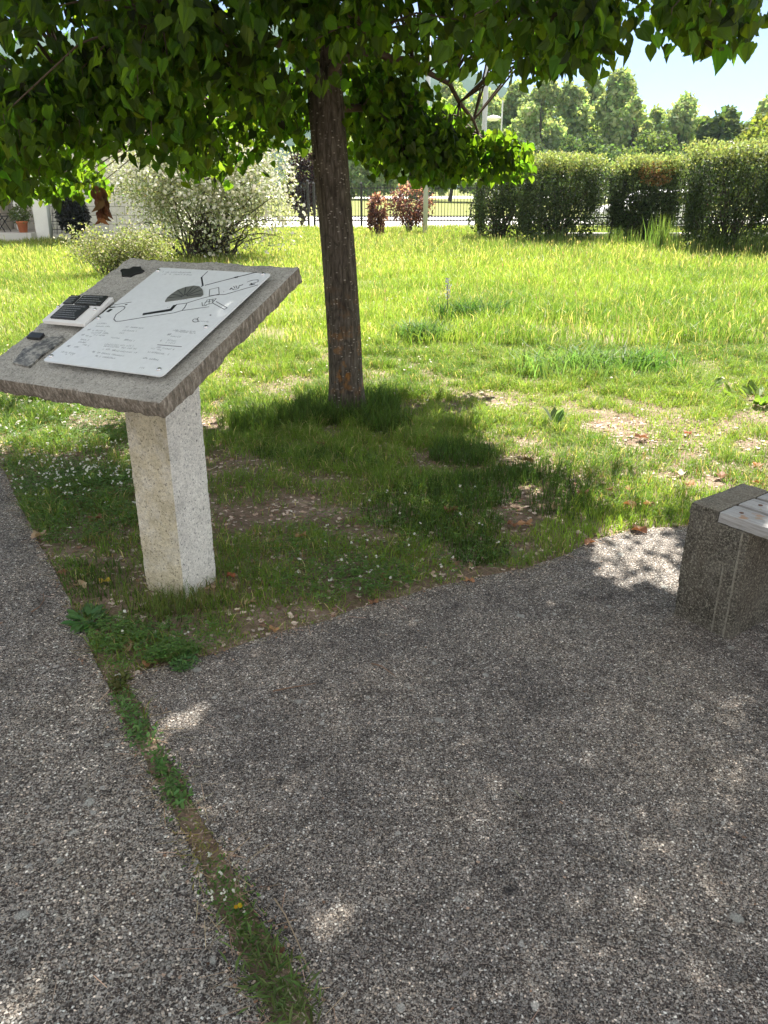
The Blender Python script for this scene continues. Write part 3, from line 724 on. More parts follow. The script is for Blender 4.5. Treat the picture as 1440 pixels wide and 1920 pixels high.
for (px, py), a_, b_ in (((226, 585), .055, .024), ((262, 688), .045, .017)):
    p = S(*slab_uv(px, py, WP), WP); c = (p[0] - SHX * p[2], p[1] - SHY * p[2]); u = (gx - c[0]) * .34 + (gy - c[1]) * .94; v_ = (gx - c[0]) * .94 - (gy - c[1]) * .34
    keep &= ~((u / a_) ** 2 + (v_ / b_) ** 2 < 1)
for (cx, cy), a_, b_, zl in (((.98, 6.85), .55, .5, 2.55), ((-1.28, 6.6), .38, .42, 2.25), ((1.55, 5.9), .35, .3, 2.7)):
    keep &= ~((((gx + 2 * SHX - cx) / a_) ** 2 + ((gy + 2 * SHY - cy) / b_) ** 2 < 1) & (Ps[:, 2] > zl) & (rng.uniform(0, 1, len(Ps)) < .92))
Ps, Ds, Ns, Ss, Cs = Ps[keep], Ds[keep], Ns[keep], Ss[keep], Cs[keep]
pick = rng.integers(0, 6, len(Ps))
for k, (wd, cur, fold, skew) in enumerate(((1, 0, 1, 0), (.92, -.22, 1.4, .06), (1.08, -.4, 1.1, -.05), (.86, .2, 2.0, .1), (.98, -.6, .6, 0), (.7, -.25, 2.4, -.08))):
    i = pick == k       # flat, folded, cupped and drooping leaves
    tm = [(l, (w_ + skew * l * (1 - l)) * wd, n_ * fold + cur * l * l + .05 * math.sin(9 * l + 7 * w_)) for l, w_, n_ in HEART]
    scatter(cr, Ps[i], Ds[i], Ns[i], Ss[i], tm, HEART_F, Cs[i])
cr.build('crown', M_leaf, tree)
mb = MB(); nd = 26; Pd = np.array([at_y(rng.uniform(176, 190) + k * .35, 352 + k * 2.0, 5.0) for k in range(nd)]) + rng.normal(0, .012, (nd, 3))
scatter(mb, Pd, np.array([0, 0, -1.0]) + rdir(nd) * .4, rdir(nd), rng.uniform(.05, .09, nd), [(l, w * .6, nn * 3) for l, w, nn in HEART], HEART_F, vary((.16, .07, .03), nd, .25)); mb.build('withered_leaves', M_dry, tree)

# ------------------------------------------------------------------ lawn
SUNAZ, SUNEL = R(20), R(56)
def blades(mb, x, y, z, L, W, lean, col, tipcol=None):
    n = len(x); az = rng.uniform(0, 2 * math.pi, n); fa = rng.uniform(0, 2 * math.pi, n)
    d = np.stack([np.cos(az), np.sin(az), np.zeros(n)], -1); w = np.stack([np.cos(fa), np.sin(fa), np.zeros(n)], -1) * (W / 2)[:, None]
    b = np.stack([x, y, z], -1); up = np.array([0, 0, 1.0])
    m = b + up * (L * .55)[:, None] + d * (L * lean * .3)[:, None]
    t = b + up * (L * (1 - lean * .35))[:, None] + d * (L * lean)[:, None]
    V = np.stack([b - w, b + w, m + w * .75, m - w * .75, t], 1).reshape(-1, 3); off = (np.arange(n) * 5)[:, None]
    mb.add(V, [np.array([[0, 1, 2, 3]]) + off, np.array([[3, 2, 4]]) + off], np.repeat(col, 5, axis=0))
LAWN_BLOCK = None
def on_lawn(x, y, margin=0.0):
    ok = ~inside(x, y, PATH_POLY) & ~inside(x, y, PAVE_POLY)
    return ok
def pts_in(n, y0, y1, spread=.56, pad=.9):
    y = np.sqrt(rng.uniform(0, 1, n) * (y1 ** 2 - y0 ** 2) + y0 ** 2); x = rng.uniform(-1, 1, n) * (spread * y + pad); return x, y
BARE = [(ground(*p)[:2], r) for p, r in (((860, 770), .22), ((985, 870), .24), ((1050, 905), .2), ((470, 690), .3), ((400, 790), .24), ((930, 750), .2), ((1195, 830), .22), ((480, 960), .22), ((640, 1080), .22), ((450, 870), .25), ((950, 920), .2), ((1235, 992), .14), ((1090, 1010), .14), ((150, 860), .25), ((700, 1000), .16), ((1120, 800), .22), ((560, 640), .25), ((700, 700), .2), ((1190, 790), .14))]
def bareness(x, y):
    b = np.zeros_like(x)
    for c, r in BARE: b = np.maximum(b, np.exp(-(((x - c[0]) / r) ** 2 + ((y - c[1]) / r) ** 2)))
    return b
G = np.array((.20, .295, .05)); GY = np.array((.30, .325, .11)); STRAW = np.array((.52, .44, .24)); GD = np.array((.105, .19, .038))
def grass_colour(x, y, yellow=.0):
    n = len(x); a = fbm(x * .7, y * .7, 21)[:, None]; a = np.clip((a - .35) * 2.6, 0, 1)
    c = GD * (1 - a) + G * a
    k = np.clip(rng.uniform(0, 1, n) + yellow - .55, 0, 1)[:, None]; c = c * (1 - k) + GY * k
    s = (rng.uniform(0, 1, n) < .05 + yellow * .15)[:, None]; c = np.where(s, STRAW, c)
    return np.clip(c * (1 + rng.normal(0, .16, (n, 1))), .01, .8)
gr = MB()
# near turf: broken, tufty and short, with dead stalks and bare soil between the tufts
x, y = pts_in(560000, 2.0, 8.5); ok = on_lawn(x, y); x, y = x[ok], y[ok]
near = np.clip((5.4 - y) / 1.2, 0, 1)
tuft = .55 * fbm(x * 2.4, y * 2.4, 40, 3) + .45 * fbm(x * 8.5, y * 8.5, 43, 2)
dens = np.clip((tuft - .35 - .055 * near) * (4 + 4 * near), .05 + .16 * (1 - near), 1) * (1 - .9 * np.clip(bareness(x, y) * 1.2, 0, 1)) * (1 - .25 * near)
ok = rng.uniform(0, 1, len(x)) < dens; x, y, tuft, near = x[ok], y[ok], tuft[ok], near[ok]
L = (.022 + .085 * np.clip((tuft - .38) * 3.0, 0, 1) * (1.05 - .35 * near)) * rng.uniform(.5, 1.5, len(x)); L *= np.where(y > 6.2, 1.25, 1)
colr = grass_colour(x, y, .06); dead = (rng.uniform(0, 1, len(x)) < .05 + .10 * near * (fbm(x * 1.7, y * 1.7, 66) > .5)); colr[dead] = vary((.30, .22, .12), dead.sum(), .25)
blades(gr, x, y, soil_z(x, y) - .004, L, rng.uniform(.0020, .0050, len(x)) * (1 + (y - 2) * .07), rng.uniform(.15, 1.3, len(x)), colr)
x, y = pts_in(240000, 2.0, 8.5); ok = on_lawn(x, y); x, y = x[ok], y[ok]; low = fbm(x * 3.1, y * 3.1, 90, 4)
ok = rng.uniform(0, 1, len(x)) < np.clip((low - .38) * 4, .08, 1) * (1 - .8 * bareness(x, y)) * np.where(y < 5.0, .45, 1); x, y = x[ok], y[ok]
blades(gr, x, y, soil_z(x, y) - .003, rng.uniform(.015, .045, len(x)), rng.uniform(.0025, .0065, len(x)), rng.uniform(.5, 1.6, len(x)), grass_colour(x, y, .18))
# middle and far meadow
x, y = pts_in(150000, 8.3, 15.5); tuft = fbm(x * 1.6, y * 1.6, 41); ok = rng.uniform(0, 1, len(x)) < np.clip((tuft - .2) * 2.4, .15, 1); x, y, tuft = x[ok], y[ok], tuft[ok]
right = np.clip((x + 1.0) / 3, 0, 1)
L = (.06 + .14 * tuft + .10 * right) * rng.uniform(.5, 1.3, len(x))
blades(gr, x, y, soil_z(x, y) - .004, L, rng.uniform(.006, .012, len(x)), rng.uniform(.1, .8, len(x)), grass_colour(x, y, .14 + .14 * (1 - right)))
x, y = pts_in(150000, 15.3, 33.2); tuft = fbm(x * .8, y * .8, 42); right = np.clip((x + 1.0) / 4, 0, 1)
L = (.08 + .18 * tuft + .10 * right) * rng.uniform(.5, 1.3, len(x))
blades(gr, x, y, soil_z(x, y) - .004, L, rng.uniform(.012, .024, len(x)), rng.uniform(.1, .7, len(x)), grass_colour(x, y, .36 + .15 * (1 - right)))
# tall tufts round the trunk, the pillar foot and the edge of the joint
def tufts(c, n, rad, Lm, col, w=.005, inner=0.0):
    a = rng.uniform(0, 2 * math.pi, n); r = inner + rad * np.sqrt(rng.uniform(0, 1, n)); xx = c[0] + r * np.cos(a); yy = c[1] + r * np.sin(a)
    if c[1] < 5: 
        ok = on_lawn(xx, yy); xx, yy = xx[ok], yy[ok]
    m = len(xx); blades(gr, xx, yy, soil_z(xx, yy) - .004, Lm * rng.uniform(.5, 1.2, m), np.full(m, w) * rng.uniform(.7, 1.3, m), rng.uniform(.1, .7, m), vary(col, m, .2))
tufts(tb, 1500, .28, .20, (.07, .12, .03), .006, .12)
for px, py, n, r, Lm in ((490, 800, 700, .22, .19), (560, 790, 600, .25, .17), (720, 800, 500, .2, .16), (445, 790, 250, .15, .12)): tufts(ground(px, py), n, r, Lm, (.08, .13, .03), .006)
tufts(cc, 420, .16, .09, (.15, .19, .06), .0035, .13); tufts(Nc + np.array([-.03, -.08, 0]), 220, .11, .12, (.12, .16, .05), .003); tufts(Nc + np.array([.1, 0, 0]), 160, .16, .07, (.26, .20, .10), .003)
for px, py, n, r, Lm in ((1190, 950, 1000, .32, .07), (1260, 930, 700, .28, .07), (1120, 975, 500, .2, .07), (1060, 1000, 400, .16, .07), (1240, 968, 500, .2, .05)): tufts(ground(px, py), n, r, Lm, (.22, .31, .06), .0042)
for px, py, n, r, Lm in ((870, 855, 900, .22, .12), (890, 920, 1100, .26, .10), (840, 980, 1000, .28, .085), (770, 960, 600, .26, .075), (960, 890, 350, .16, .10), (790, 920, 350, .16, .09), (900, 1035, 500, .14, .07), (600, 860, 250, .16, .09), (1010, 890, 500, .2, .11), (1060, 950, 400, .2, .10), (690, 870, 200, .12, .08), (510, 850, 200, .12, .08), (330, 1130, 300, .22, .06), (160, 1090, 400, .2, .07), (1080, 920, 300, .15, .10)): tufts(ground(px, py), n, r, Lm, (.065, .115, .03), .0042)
gr.build('grass', M_grass, kind='stuff')
# seed heads standing over the meadow
sh = MB(); x, y = pts_in(4200, 6.5, 30); keep = rng.uniform(0, 1, len(x)) < np.clip(.2 + (x + 1) * .25, .1, 1) * fbm(x * .5, y * .5, 77) * 1.6; x, y = x[keep], y[keep]; n = len(x)
Lh = rng.uniform(.22, .42, n); tip = np.stack([x + rng.normal(0, .04, n), y + rng.normal(0, .04, n), Lh], -1); zb = np.stack([x, y, np.zeros(n)], -1)
wv = np.stack([np.full(n, .0016), np.zeros(n), np.zeros(n)], -1) * (1 + y / 12)[:, None]
V = np.stack([zb - wv, zb + wv, tip + wv, tip - wv], 1).reshape(-1, 3); sh.add(V, [np.array([[0, 1, 2, 3]]) + (np.arange(n) * 4)[:, None]], np.repeat(vary((.17, .19, .08), n), 4, axis=0))
scatter(sh, tip - [0, 0, .02], np.array([0, 0, 1.0]) + rdir(n) * .3, rdir(n), rng.uniform(.05, .09, n), [(l, w * .5, q_) for l, w, q_ in LEAF], LEAF_F, vary((.36, .31, .19), n))
sh.build('meadow_seed_grass', M_grass, kind='stuff')
# clover and daisies
cv = MB()
def clover(c, n, rad, flowers):
    a = rng.uniform(0, 2 * math.pi, n); r = rad * np.sqrt(rng.uniform(0, 1, n)); x = c[0] + 1.3 * r * np.cos(a); y = c[1] + r * np.sin(a)
    ok = on_lawn(x, y); x, y = x[ok], y[ok]; n = len(x)
    zc = rng.uniform(.012, .05, n)
    for k in range(3):
        ph = a[:n] * 3 + k * 2.094; d = np.stack([np.cos(ph), np.sin(ph), rng.uniform(-.1, .3, n)], -1)
        scatter(cv, np.stack([x, y, zc], -1), d, np.array([0, 0, 1.0]) + rdir(n) * .35, rng.uniform(.010, .017, n), OVAL, OVAL_F, vary((.12, .21, .06), n, .25))
    return c, rad, flowers
FL = []
for px, py, n, r, f in ((60, 900, 1500, .30, 130), (140, 920, 1500, .28, 110), (200, 895, 700, .2, 60), (90, 830, 1500, .5, 160), (170, 790, 1500, .55, 120), (40, 760, 900, .5, 110), (200, 750, 900, .6, 80), (120, 980, 1200, .3, 10), (620, 1095, 380, .2, 14), (700, 1090, 330, .15, 10), (310, 1220, 350, .2, 4), (640, 1010, 300, .3, 20), (820, 960, 300, .35, 16), (850, 1050, 300, .25, 9), (560, 1060, 300, .25, 5), (330, 1240, 500, .08, 0), (200, 1200, 400, .12, 2)):
    FL.append(clover(ground(px, py), n, r, int(f * .55)))
cv.build('clover_cover', M_grass, kind='stuff')
fw = MB()
OCT = [(0, 0, 0), (.3, .45, .12), (.75, .5, .12), (1, .1, .05), (.85, -.45, .1), (.3, -.5, .1)]
for c, rad, f in FL:
    if not f: continue
    a = rng.uniform(0, 2 * math.pi, f); r = rad * np.sqrt(rng.uniform(0, 1, f)); x = c[0] + 1.3 * r * np.cos(a); y = c[1] + r * np.sin(a); ok = on_lawn(x, y); x, y = x[ok], y[ok]; f = len(x)
    z = rng.uniform(.05, .085, f)
    for k in range(3): scatter(fw, np.stack([x, y, z], -1) + rng.normal(0, .002, (f, 3)), rdir(f), np.array([0, 0, 1.0]) + rdir(f) * .6, rng.uniform(.007, .012, f), OCT, [(0, 1, 2, 3, 4, 5)], vary((.66, .65, .56), f, .08, .03))
x, y = pts_in(700, 5.5, 13); kk = (x < .5) | (rng.uniform(0, 1, len(x)) < .3); x, y = x[kk], y[kk]; f = len(x)
for k in range(2): scatter(fw, np.stack([x, y, rng.uniform(.06, .12, f)], -1), rdir(f), np.array([0, 0, 1.0]) + rdir(f) * .6, rng.uniform(.012, .02, f), OCT, [(0, 1, 2, 3, 4, 5)], vary((.66, .64, .5), f, .08, .03))
fw.build('white_clover_flowers', M_petal, kind='stuff')
# litter of leaf crumbs, straw and grit over the bare soil and along the edges
lt = MB(); x, y = pts_in(52000, 2.0, 8.0); ok = on_lawn(x, y) & (rng.uniform(0, 1, len(x)) < .30 + .35 * (y < 5) + bareness(x, y)); x, y = x[ok], y[ok]; n = len(x)
edge = [np.array(p) for p in eR + eL if .8 < p[1] < 4.6 and abs(p[0]) < 3]
ej = np.array([edge[i] for i in rng.integers(0, len(edge), 1700)]) + rng.normal(0, .028, (1700, 2)); x = np.concatenate([x, ej[:, 0]]); y = np.concatenate([y, ej[:, 1]])
x2 = rng.uniform(-1.6, 1.8, 260); y2 = rng.uniform(.9, 3.4, 260); x = np.concatenate([x, x2]); y = np.concatenate([y, y2]); n = len(x)
zz = np.where(on_lawn(x, y), soil_z(x, y) + .004, .005)
pal = np.array([(.40, .29, .22), (.30, .18, .12), (.50, .42, .35), (.20, .13, .09), (.58, .47, .39)]); c = pal[rng.integers(0, 5, n)] * (1 + rng.normal(0, .15, (n, 1)))
scatter(lt, np.stack([x, y, zz], -1), rdir(n) * [1, 1, .12], np.array([0, 0, 1.0]) + rdir(n) * .3, np.where(on_lawn(x, y) & (np.arange(n) < n - 1960), rng.uniform(.007, .032, n), rng.uniform(.003, .011, n)), CLUMP, CLUMP_F, np.clip(c, .02, .8))
n = 1500; ej = np.array([edge[i] for i in rng.integers(0, len(edge), n)]) + rng.normal(0, .03, (n, 2))
scatter(lt, np.stack([ej[:, 0], ej[:, 1], np.full(n, .007)], -1), rdir(n) * [1, 1, .06], np.array([0, 0, 1.0]) + rdir(n) * .2, rng.uniform(.02, .075, n), [(0, .012, 0), (1, .012, .0), (1, -.012, 0), (0, -.012, 0)], [(0, 1, 2, 3)], vary((.36, .27, .18), n, .25))
n = 170; scatter(lt, np.stack([rng.uniform(-1.8, 1.8, n), rng.uniform(.9, 3.3, n), np.full(n, .006)], -1), rdir(n) * [1, 1, .03], np.array([0, 0, 1.0]) + rdir(n) * .1, rng.uniform(.012, .05, n), [(0, .018, 0), (1, .012, .0), (1, -.012, 0), (0, -.018, 0)], [(0, 1, 2, 3)], vary((.38, .31, .23), n, .3))
lt.build('leaf_litter', M_litter, kind='stuff')

# ------------------------------------------------------------------ fallen leaves, twigs and weeds one can tell apart
def dry_leaf(px, py, size, label, col=(.30, .15, .07), lift=.006, curl=.40, on=None):
    p = ground(px, py, 0.0); p[2] = .002 if inside(p[0], p[1], PATH_POLY) or inside(p[0], p[1], PAVE_POLY) else float(soil_z(p[0], p[1])) + (.020 if p[1] > 3.4 else .010); size *= .92; mb = MB(); a = random.uniform(0, 6.28); n = 22; lobes = random.choice([3, 5])
    V = [(0, 0, 0)]
    for k in range(n):
        t = 2 * math.pi * k / n; r = size * (.26 + .26 * abs(math.sin(lobes * t / 2)) ** .8 + .06 * random.uniform(-1, 1)); x, y = r * math.cos(t), r * math.sin(t) * .85
        z = curl * abs(y) * (.9 + .5 * math.sin(a)) + .13 * size * math.sin(3 * t + a) + .07 * size * random.random()
        V.append((x, y, z))
    V = np.array(V); V[:, 2] += lift; ca, sa = math.cos(a), math.sin(a); V = np.stack([V[:, 0] * ca - V[:, 1] * sa, V[:, 0] * sa + V[:, 1] * ca, V[:, 2]], -1)
    mb.add(V, [np.array([(0, 1 + k, 1 + (k + 1) % n) for k in range(n)])], vary(col, len(V), .14, .05)); 
    st = np.array([V[1], V[1] * 1.5, V[1] * 1.9]); st[1:, 2] = lift * .6; mb.tube(st, [.0016, .0013, .001], 4, False, col)
    o = mb.build('fallen_leaf', M_dry, None); o.location = [float(v) for v in p]
    return tag(o, label, 'leaf', 'fallen dry leaves')
PALE = (.44, .33, .21); RED = (.36, .12, .06); BR = (.24, .125, .07); OR = (.38, .215, .115); YL = (.55, .42, .06)
for a in [(75, 1010, .085, 'pale buff fallen leaf on the edge of the left path', PALE), (152, 1100, .065, 'small curled tan leaf beside the left path below the pillar', PALE), (196, 1092, .055, 'bright yellow fallen leaf left of the pillar foot', YL),
          (237, 1214, .075, 'flat light tan leaf in the grass tip where the paths meet', PALE), (283, 1247, .065, 'two toned brown leaf on the corner of the pavement', OR), (470, 1131, .055, 'pale upright leaf right of the pillar foot near the pavement', PALE),
          (432, 1082, .05, 'bright red leaf scrap beside the pillar foot', RED), (566, 1010, .065, 'pinkish brown leaf in the shaded grass right of the pillar', OR), (602, 838, .07, 'brown leaf just in front of the trunk base', BR), (208, 933, .085, 'long brown leaf among the clover left of the pillar', BR), (180, 977, .08, 'dark brown leaf lying left of the pillar middle', BR),
          (846, 962, .085, 'big dark red brown leaf in the shaded tall grass', BR), (720, 1085, .06, 'light brown leaf on bare soil near the pavement edge', OR), (988, 868, .085, 'flat rust brown leaf on the bare soil patch at the shadow edge', BR), (985, 988, .085, 'folded pink tan leaf at the lawn corner above the pavement', OR), (1093, 930, .075, 'curled brown leaf at the right end of the tree shadow', BR), (1104, 1020, .065, 'dark brown leaf standing on the pavement edge', BR),
          (1203, 826, .10, 'large brown leaf standing upright in the sunlit lawn', BR), (1288, 818, .065, 'small red brown leaf in the sunny grass behind the bench', RED), (1292, 914, .09, 'orange leaf leaning behind the bench end block', OR), (1352, 898, .09, 'curled rust leaf behind the top of the bench', BR), (1276, 893, .075, 'white faded leaf left of the bench top', (.6, .55, .46)), (1420, 882, .09, 'orange brown leaf behind the bench planks at the picture edge', OR),
          (1180, 952, .085, 'wide orange leaf in grass above the sunlit pavement', OR), (1216, 952, .08, 'upright copper leaf left of the bench block', OR), (1140, 925, .07, 'thin brown leaf between the bench and the shadow tip', BR), (1178, 922, .06, 'small copper leaf in bright grass left of the bench', OR), (1196, 997, .085, 'brown leaf pair lying on the pavement rim left of the bench', BR), (1040, 955, .08, 'pale leaf in the lit gap of the tree shadow', PALE),
          (960, 988, .07, 'rusty leaf on the soil beside the tall shaded grass', BR), (700, 1133, .05, 'dark leaf at the pavement edge right of the pillar', BR), (513, 1183, .05, 'brown leaf scrap on the pavement edge below the pillar', OR), (518, 1792, .045, 'small dark curled leaf by the clover in the path joint', (.16, .08, .05)), (118, 1078, .06, 'crumpled brown leaf on the rim of the left path', BR), (880, 1092, .05, 'small tan leaf on the pavement rim under the tall shaded grass', OR), (1420, 912, .07, 'dark red leaf touching the back of the bench', RED)]:
    dry_leaf(*a)
def twig(pts, label, r=.003, col=(.2, .13, .09)):
    P = np.array([ground(*p) for p in pts]); P[:, 2] = .006 + rng.uniform(0, .006, len(P)); mb = MB(); o0 = P[0].copy(); mb.tube(P - o0, np.linspace(r, r * .5, len(P)), 6, True, col)
    o = mb.build('twig', M_litter, None, smooth=True); o.location = [float(v) for v in o0]; return tag(o, label, 'twig', 'dead twigs on the paving')
twig([(697, 1247), (715, 1254), (742, 1272)], 'short brown twig on the pavement below the lawn'); twig([(512, 1300), (545, 1294), (592, 1284)], 'thin dark twig on the pavement right of the lawn tip'); twig([(60, 1152), (75, 1142), (83, 1128), (82, 1115)], 'bent brown twig on the edge of the left path')
twig([(515, 1690), (535, 1720), (560, 1775), (580, 1830)], 'long thin grass stalk beside the flowering joint', .0022, (.32, .25, .17)); twig([(526, 1840), (545, 1870), (580, 1925)], 'pale straw stalk at the bottom of the joint', .0025, (.5, .46, .34)); twig([(230, 1300), (262, 1365), (285, 1395)], 'wiry root along the joint above the lit spot', .0028, (.14, .09, .07)); twig([(1012, 1010), (985, 1030), (1010, 1048)], 'slender stalk lying across the lawn corner', .0025, (.3, .22, .15))
def weed(px, py, n, rad, size, label, flowers=0, yellow=0, upright=.5, col=(.11, .20, .065), tm=OVAL, tf=OVAL_F, sx=.6):
    jd = unit(ground(500, 1840)[:2] - ground(250, 1350)[:2]); joint = py > 1300
    p = ground(px, py); e = thing('weed', (p[0], p[1], 0), label, 'weed', 'weeds growing in the joint and lawn'); mb = MB()
    a = rng.uniform(0, 6.28, n); r = rad * np.sqrt(rng.uniform(0, 1, n)); P = np.stack([p[0] + sx * r * np.cos(a), p[1] + r * np.sin(a), rng.uniform(.002, .026, n)], -1)
    if joint: q1 = rng.normal(0, .62, n) * rad; q2 = np.clip(rng.normal(0, .23, n), -.5, .5) * rad; P[:, 0] = p[0] + jd[0] * q1 - jd[1] * q2; P[:, 1] = p[1] + jd[1] * q1 + jd[0] * q2; upright *= .6
    rd = rdir(n) if n > 95 else np.stack([np.cos(a), np.sin(a), np.zeros(n)], -1); d = rd * [1, 1, .3] + [0, 0, upright * .7] + rdir(n) * .45; scatter(mb, P, d, np.array([0, 0, 1.0]) + rdir(n) * .4, rng.uniform(.6, 1.25, n) * size, tm, tf, vary(col, n, .2)); mb.build('foliage', M_grass, e)
    if flowers:
        mb = MB(); a = rng.uniform(0, 6.28, flowers); r = rad * np.sqrt(rng.uniform(0, 1, flowers)); P = np.stack([p[0] + sx * r * np.cos(a) * .6, p[1] + r * np.sin(a), rng.uniform(.022, .034, flowers)], -1)
        if joint: q1 = rng.normal(0, .5, flowers) * rad; q2 = np.clip(rng.normal(0, .22, flowers), -.35, .35) * rad; P[:, 0] = p[0] + jd[0] * q1 - jd[1] * q2; P[:, 1] = p[1] + jd[1] * q1 + jd[0] * q2
        for k in range(5): scatter(mb, P + rng.normal(0, .002, P.shape), rdir(flowers), rdir(flowers) + [0, 0, .8], np.full(flowers, .006), OCT, [(0, 1, 2, 3, 4, 5)], vary((.66, .66, .56), flowers, .06, .02))
        mb.build('white_blossoms', M_petal, e)
    if yellow:
        mb = MB(); scatter(mb, np.array([[p[0] + .03, p[1] - .05, .04]] * 3), rdir(3) * [1, 1, .3], np.array([0, 0, 1.0]) + rdir(3) * .4, np.full(3, .010), OCT, [(0, 1, 2, 3, 4, 5)], vary((.6, .42, .02), 3)); mb.build('yellow_petals', M_petal, e)
    return e
weed(240, 1330, 150, .085, .017, 'small leafy weed at the top of the paving joint', col=(.12, .21, .07)); weed(262, 1378, 190, .10, .019, 'leafy green weed in the joint beside the sunlit spot', col=(.11, .20, .07)); weed(305, 1440, 150, .08, .018, 'dense green weed in the joint just below the sunlit spot'); weed(332, 1490, 170, .09, .019, 'broad low weed in the joint above the dry straw')
weed(432, 1690, 420, .12, .011, 'clover clump with white blossoms and a yellow flower in the joint', 14, 1, .6, (.10, .18, .05)); weed(470, 1770, 110, .07, .013, 'short mossy clover just below the flowering clump', 0, 0, .6, (.07, .11, .03)); weed(520, 1860, 420, .13, .034, 'dark grassy weed at the bottom of the joint', 0, 0, .9, (.13, .18, .07), [(l, w * .28, q_) for l, w, q_ in LEAF], LEAF_F); weed(372, 1590, 150, .10, .018, 'sparse yellowish moss weed amid dry straw in the joint', 0, 0, .6, (.22, .20, .08), [(l, w * .4, q_) for l, w, q_ in LEAF], LEAF_F); weed(225, 1285, 120, .045, .022, 'mossy weed where the joint leaves the lawn', 2, 0, .5, (.11, .13, .04))
weed(165, 1168, 80, .06, .05, 'rosette of toothed leaves on the left path edge', 0, 0, .35, (.10, .20, .075), OVAL, OVAL_F, .8); weed(345, 1245, 300, .06, .016, 'trailing green weed over the pavement corner', 0, 0, .3, (.11, .21, .08), OVAL, OVAL_F, .8); weed(300, 1200, 200, .10, .018, 'low leafy weed in the lawn tip below the pillar', 1, 0, .4, (.10, .19, .07), OVAL, OVAL_F, .9)
weed(1040, 800, 7, .03, .16, 'grey green weed with tall upright leaves in the sunny lawn', 0, 0, 3.0, (.14, .20, .12)); weed(1428, 750, 90, .26, .10, 'clump of broad bright leaves at the right edge of the lawn', 0, 0, 1.4, (.13, .20, .04), OVAL, OVAL_F, 1.0); weed(1300, 728, 60, .2, .085, 'broad leaved weed left of the brightest clump', 0, 0, 1.6, (.12, .19, .04), OVAL, OVAL_F, 1.0)
def clump(px, py, n, rad, Lm, label, col, lean=(.3, .9), w=.012, name='grass_clump', cat='grass clump'):
    global gr
    p = ground(px, py); e = MB(); gsave = gr; a = rng.uniform(0, 6.28, n); r = rad * np.minimum(.62 * np.abs(rng.normal(0, 1, n)), rng.uniform(.6, .95, n)); xx = r * np.cos(a) * 1.5; yy = r * np.sin(a)
    blades(e, xx, yy, np.full(n, -.01), Lm * rng.uniform(.55, 1.15, n), np.full(n, w) * rng.uniform(.6, 1.2, n), rng.uniform(*lean, n), vary(col, n, .18)); o = e.build(name, M_grass); o.location = [float(v) for v in p]; return tag(o, label, cat, 'tall grass clumps in the meadow')
clump(790, 640, 420, .26, .30, 'blue green arching grass clump nearest the trunk', (.09, .16, .06), w=.012); clump(880, 600, 520, .42, .34, 'dark green grass clump behind the nearest blue clump', (.06, .125, .035), w=.012); clump(1090, 700, 700, .50, .30, 'wide blue green grass clump in mid lawn', (.13, .215, .075), w=.012); clump(1200, 700, 400, .34, .30, 'bright grass clump right of the widest blue one', (.10, .19, .05), w=.012)
for px, py, n, r, L_, lb in ((1238, 478, 240, .42, .95, 'tall pale grass standing before the hedge gap'), (1150, 468, 300, .5, .6, 'knee high grass before the middle hedge bush'), (1330, 482, 320, .6, .65, 'tall grass at the foot of the big right hedge bush'), (1425, 486, 300, .55, .75, 'tall grass at the right edge before the hedge'), (1040, 468, 300, .7, .5, 'tall grass at the foot of the left hedge bushes'), (960, 472, 260, .6, .4, 'low dark grass in the hedge shadow')):
    clump(px, py, n, r, L_, lb, (.13, .19, .06), (.02, .25), .018)
p = ground(838, 600); sp = thing('sage_flower', (p[0], p[1], 0), 'grey lavender flower spike standing over the grass', 'flower'); mb = MB(); mb.tube([p, p + (0, 0, .46)], [.005, .003], 5); mb.build('stem', M_twig, sp)
mb = MB(); n = 90; hh = rng.uniform(.26, .5, n); P = np.stack([p[0] + rng.normal(0, .018, n), p[1] + rng.normal(0, .018, n), hh], -1); scatter(mb, P, rdir(n) + [0, 0, .6], rdir(n), np.full(n, .03), OVAL, OVAL_F, vary((.36, .36, .38), n)); mb.build('blossom', M_petal, sp)

# ------------------------------------------------------------------ shrubs
def stems(mb, base, tips, r0=.02, n=5, arch=.12):
    for t in tips:
        s = np.linspace(0, 1, 6)[:, None]; P = base + (t - base) * s; P[:, 2] += arch * np.linalg.norm(t - base) * np.sin(s[:, 0] * math.pi * .8); P[1:] += rng.normal(0, .03, (5, 3)); mb.tube(P, np.linspace(r0, r0 * .25, 6), n, False)
def shell_points(n, c, r, inner=.55, zmin=None, bump=.22, seed=0):
    d = rdir(n); rad = rng.uniform(inner, 1, n) ** .6; k = 1 + bump * 2 * (fbm(d[:, 0] * 2.3 + d[:, 2] * 1.7 + 9, d[:, 1] * 2.3 - d[:, 2] * 1.3 + 5, seed) - .5)
    return np.asarray(c) + d * np.asarray(r) * (rad * k)[:, None], d
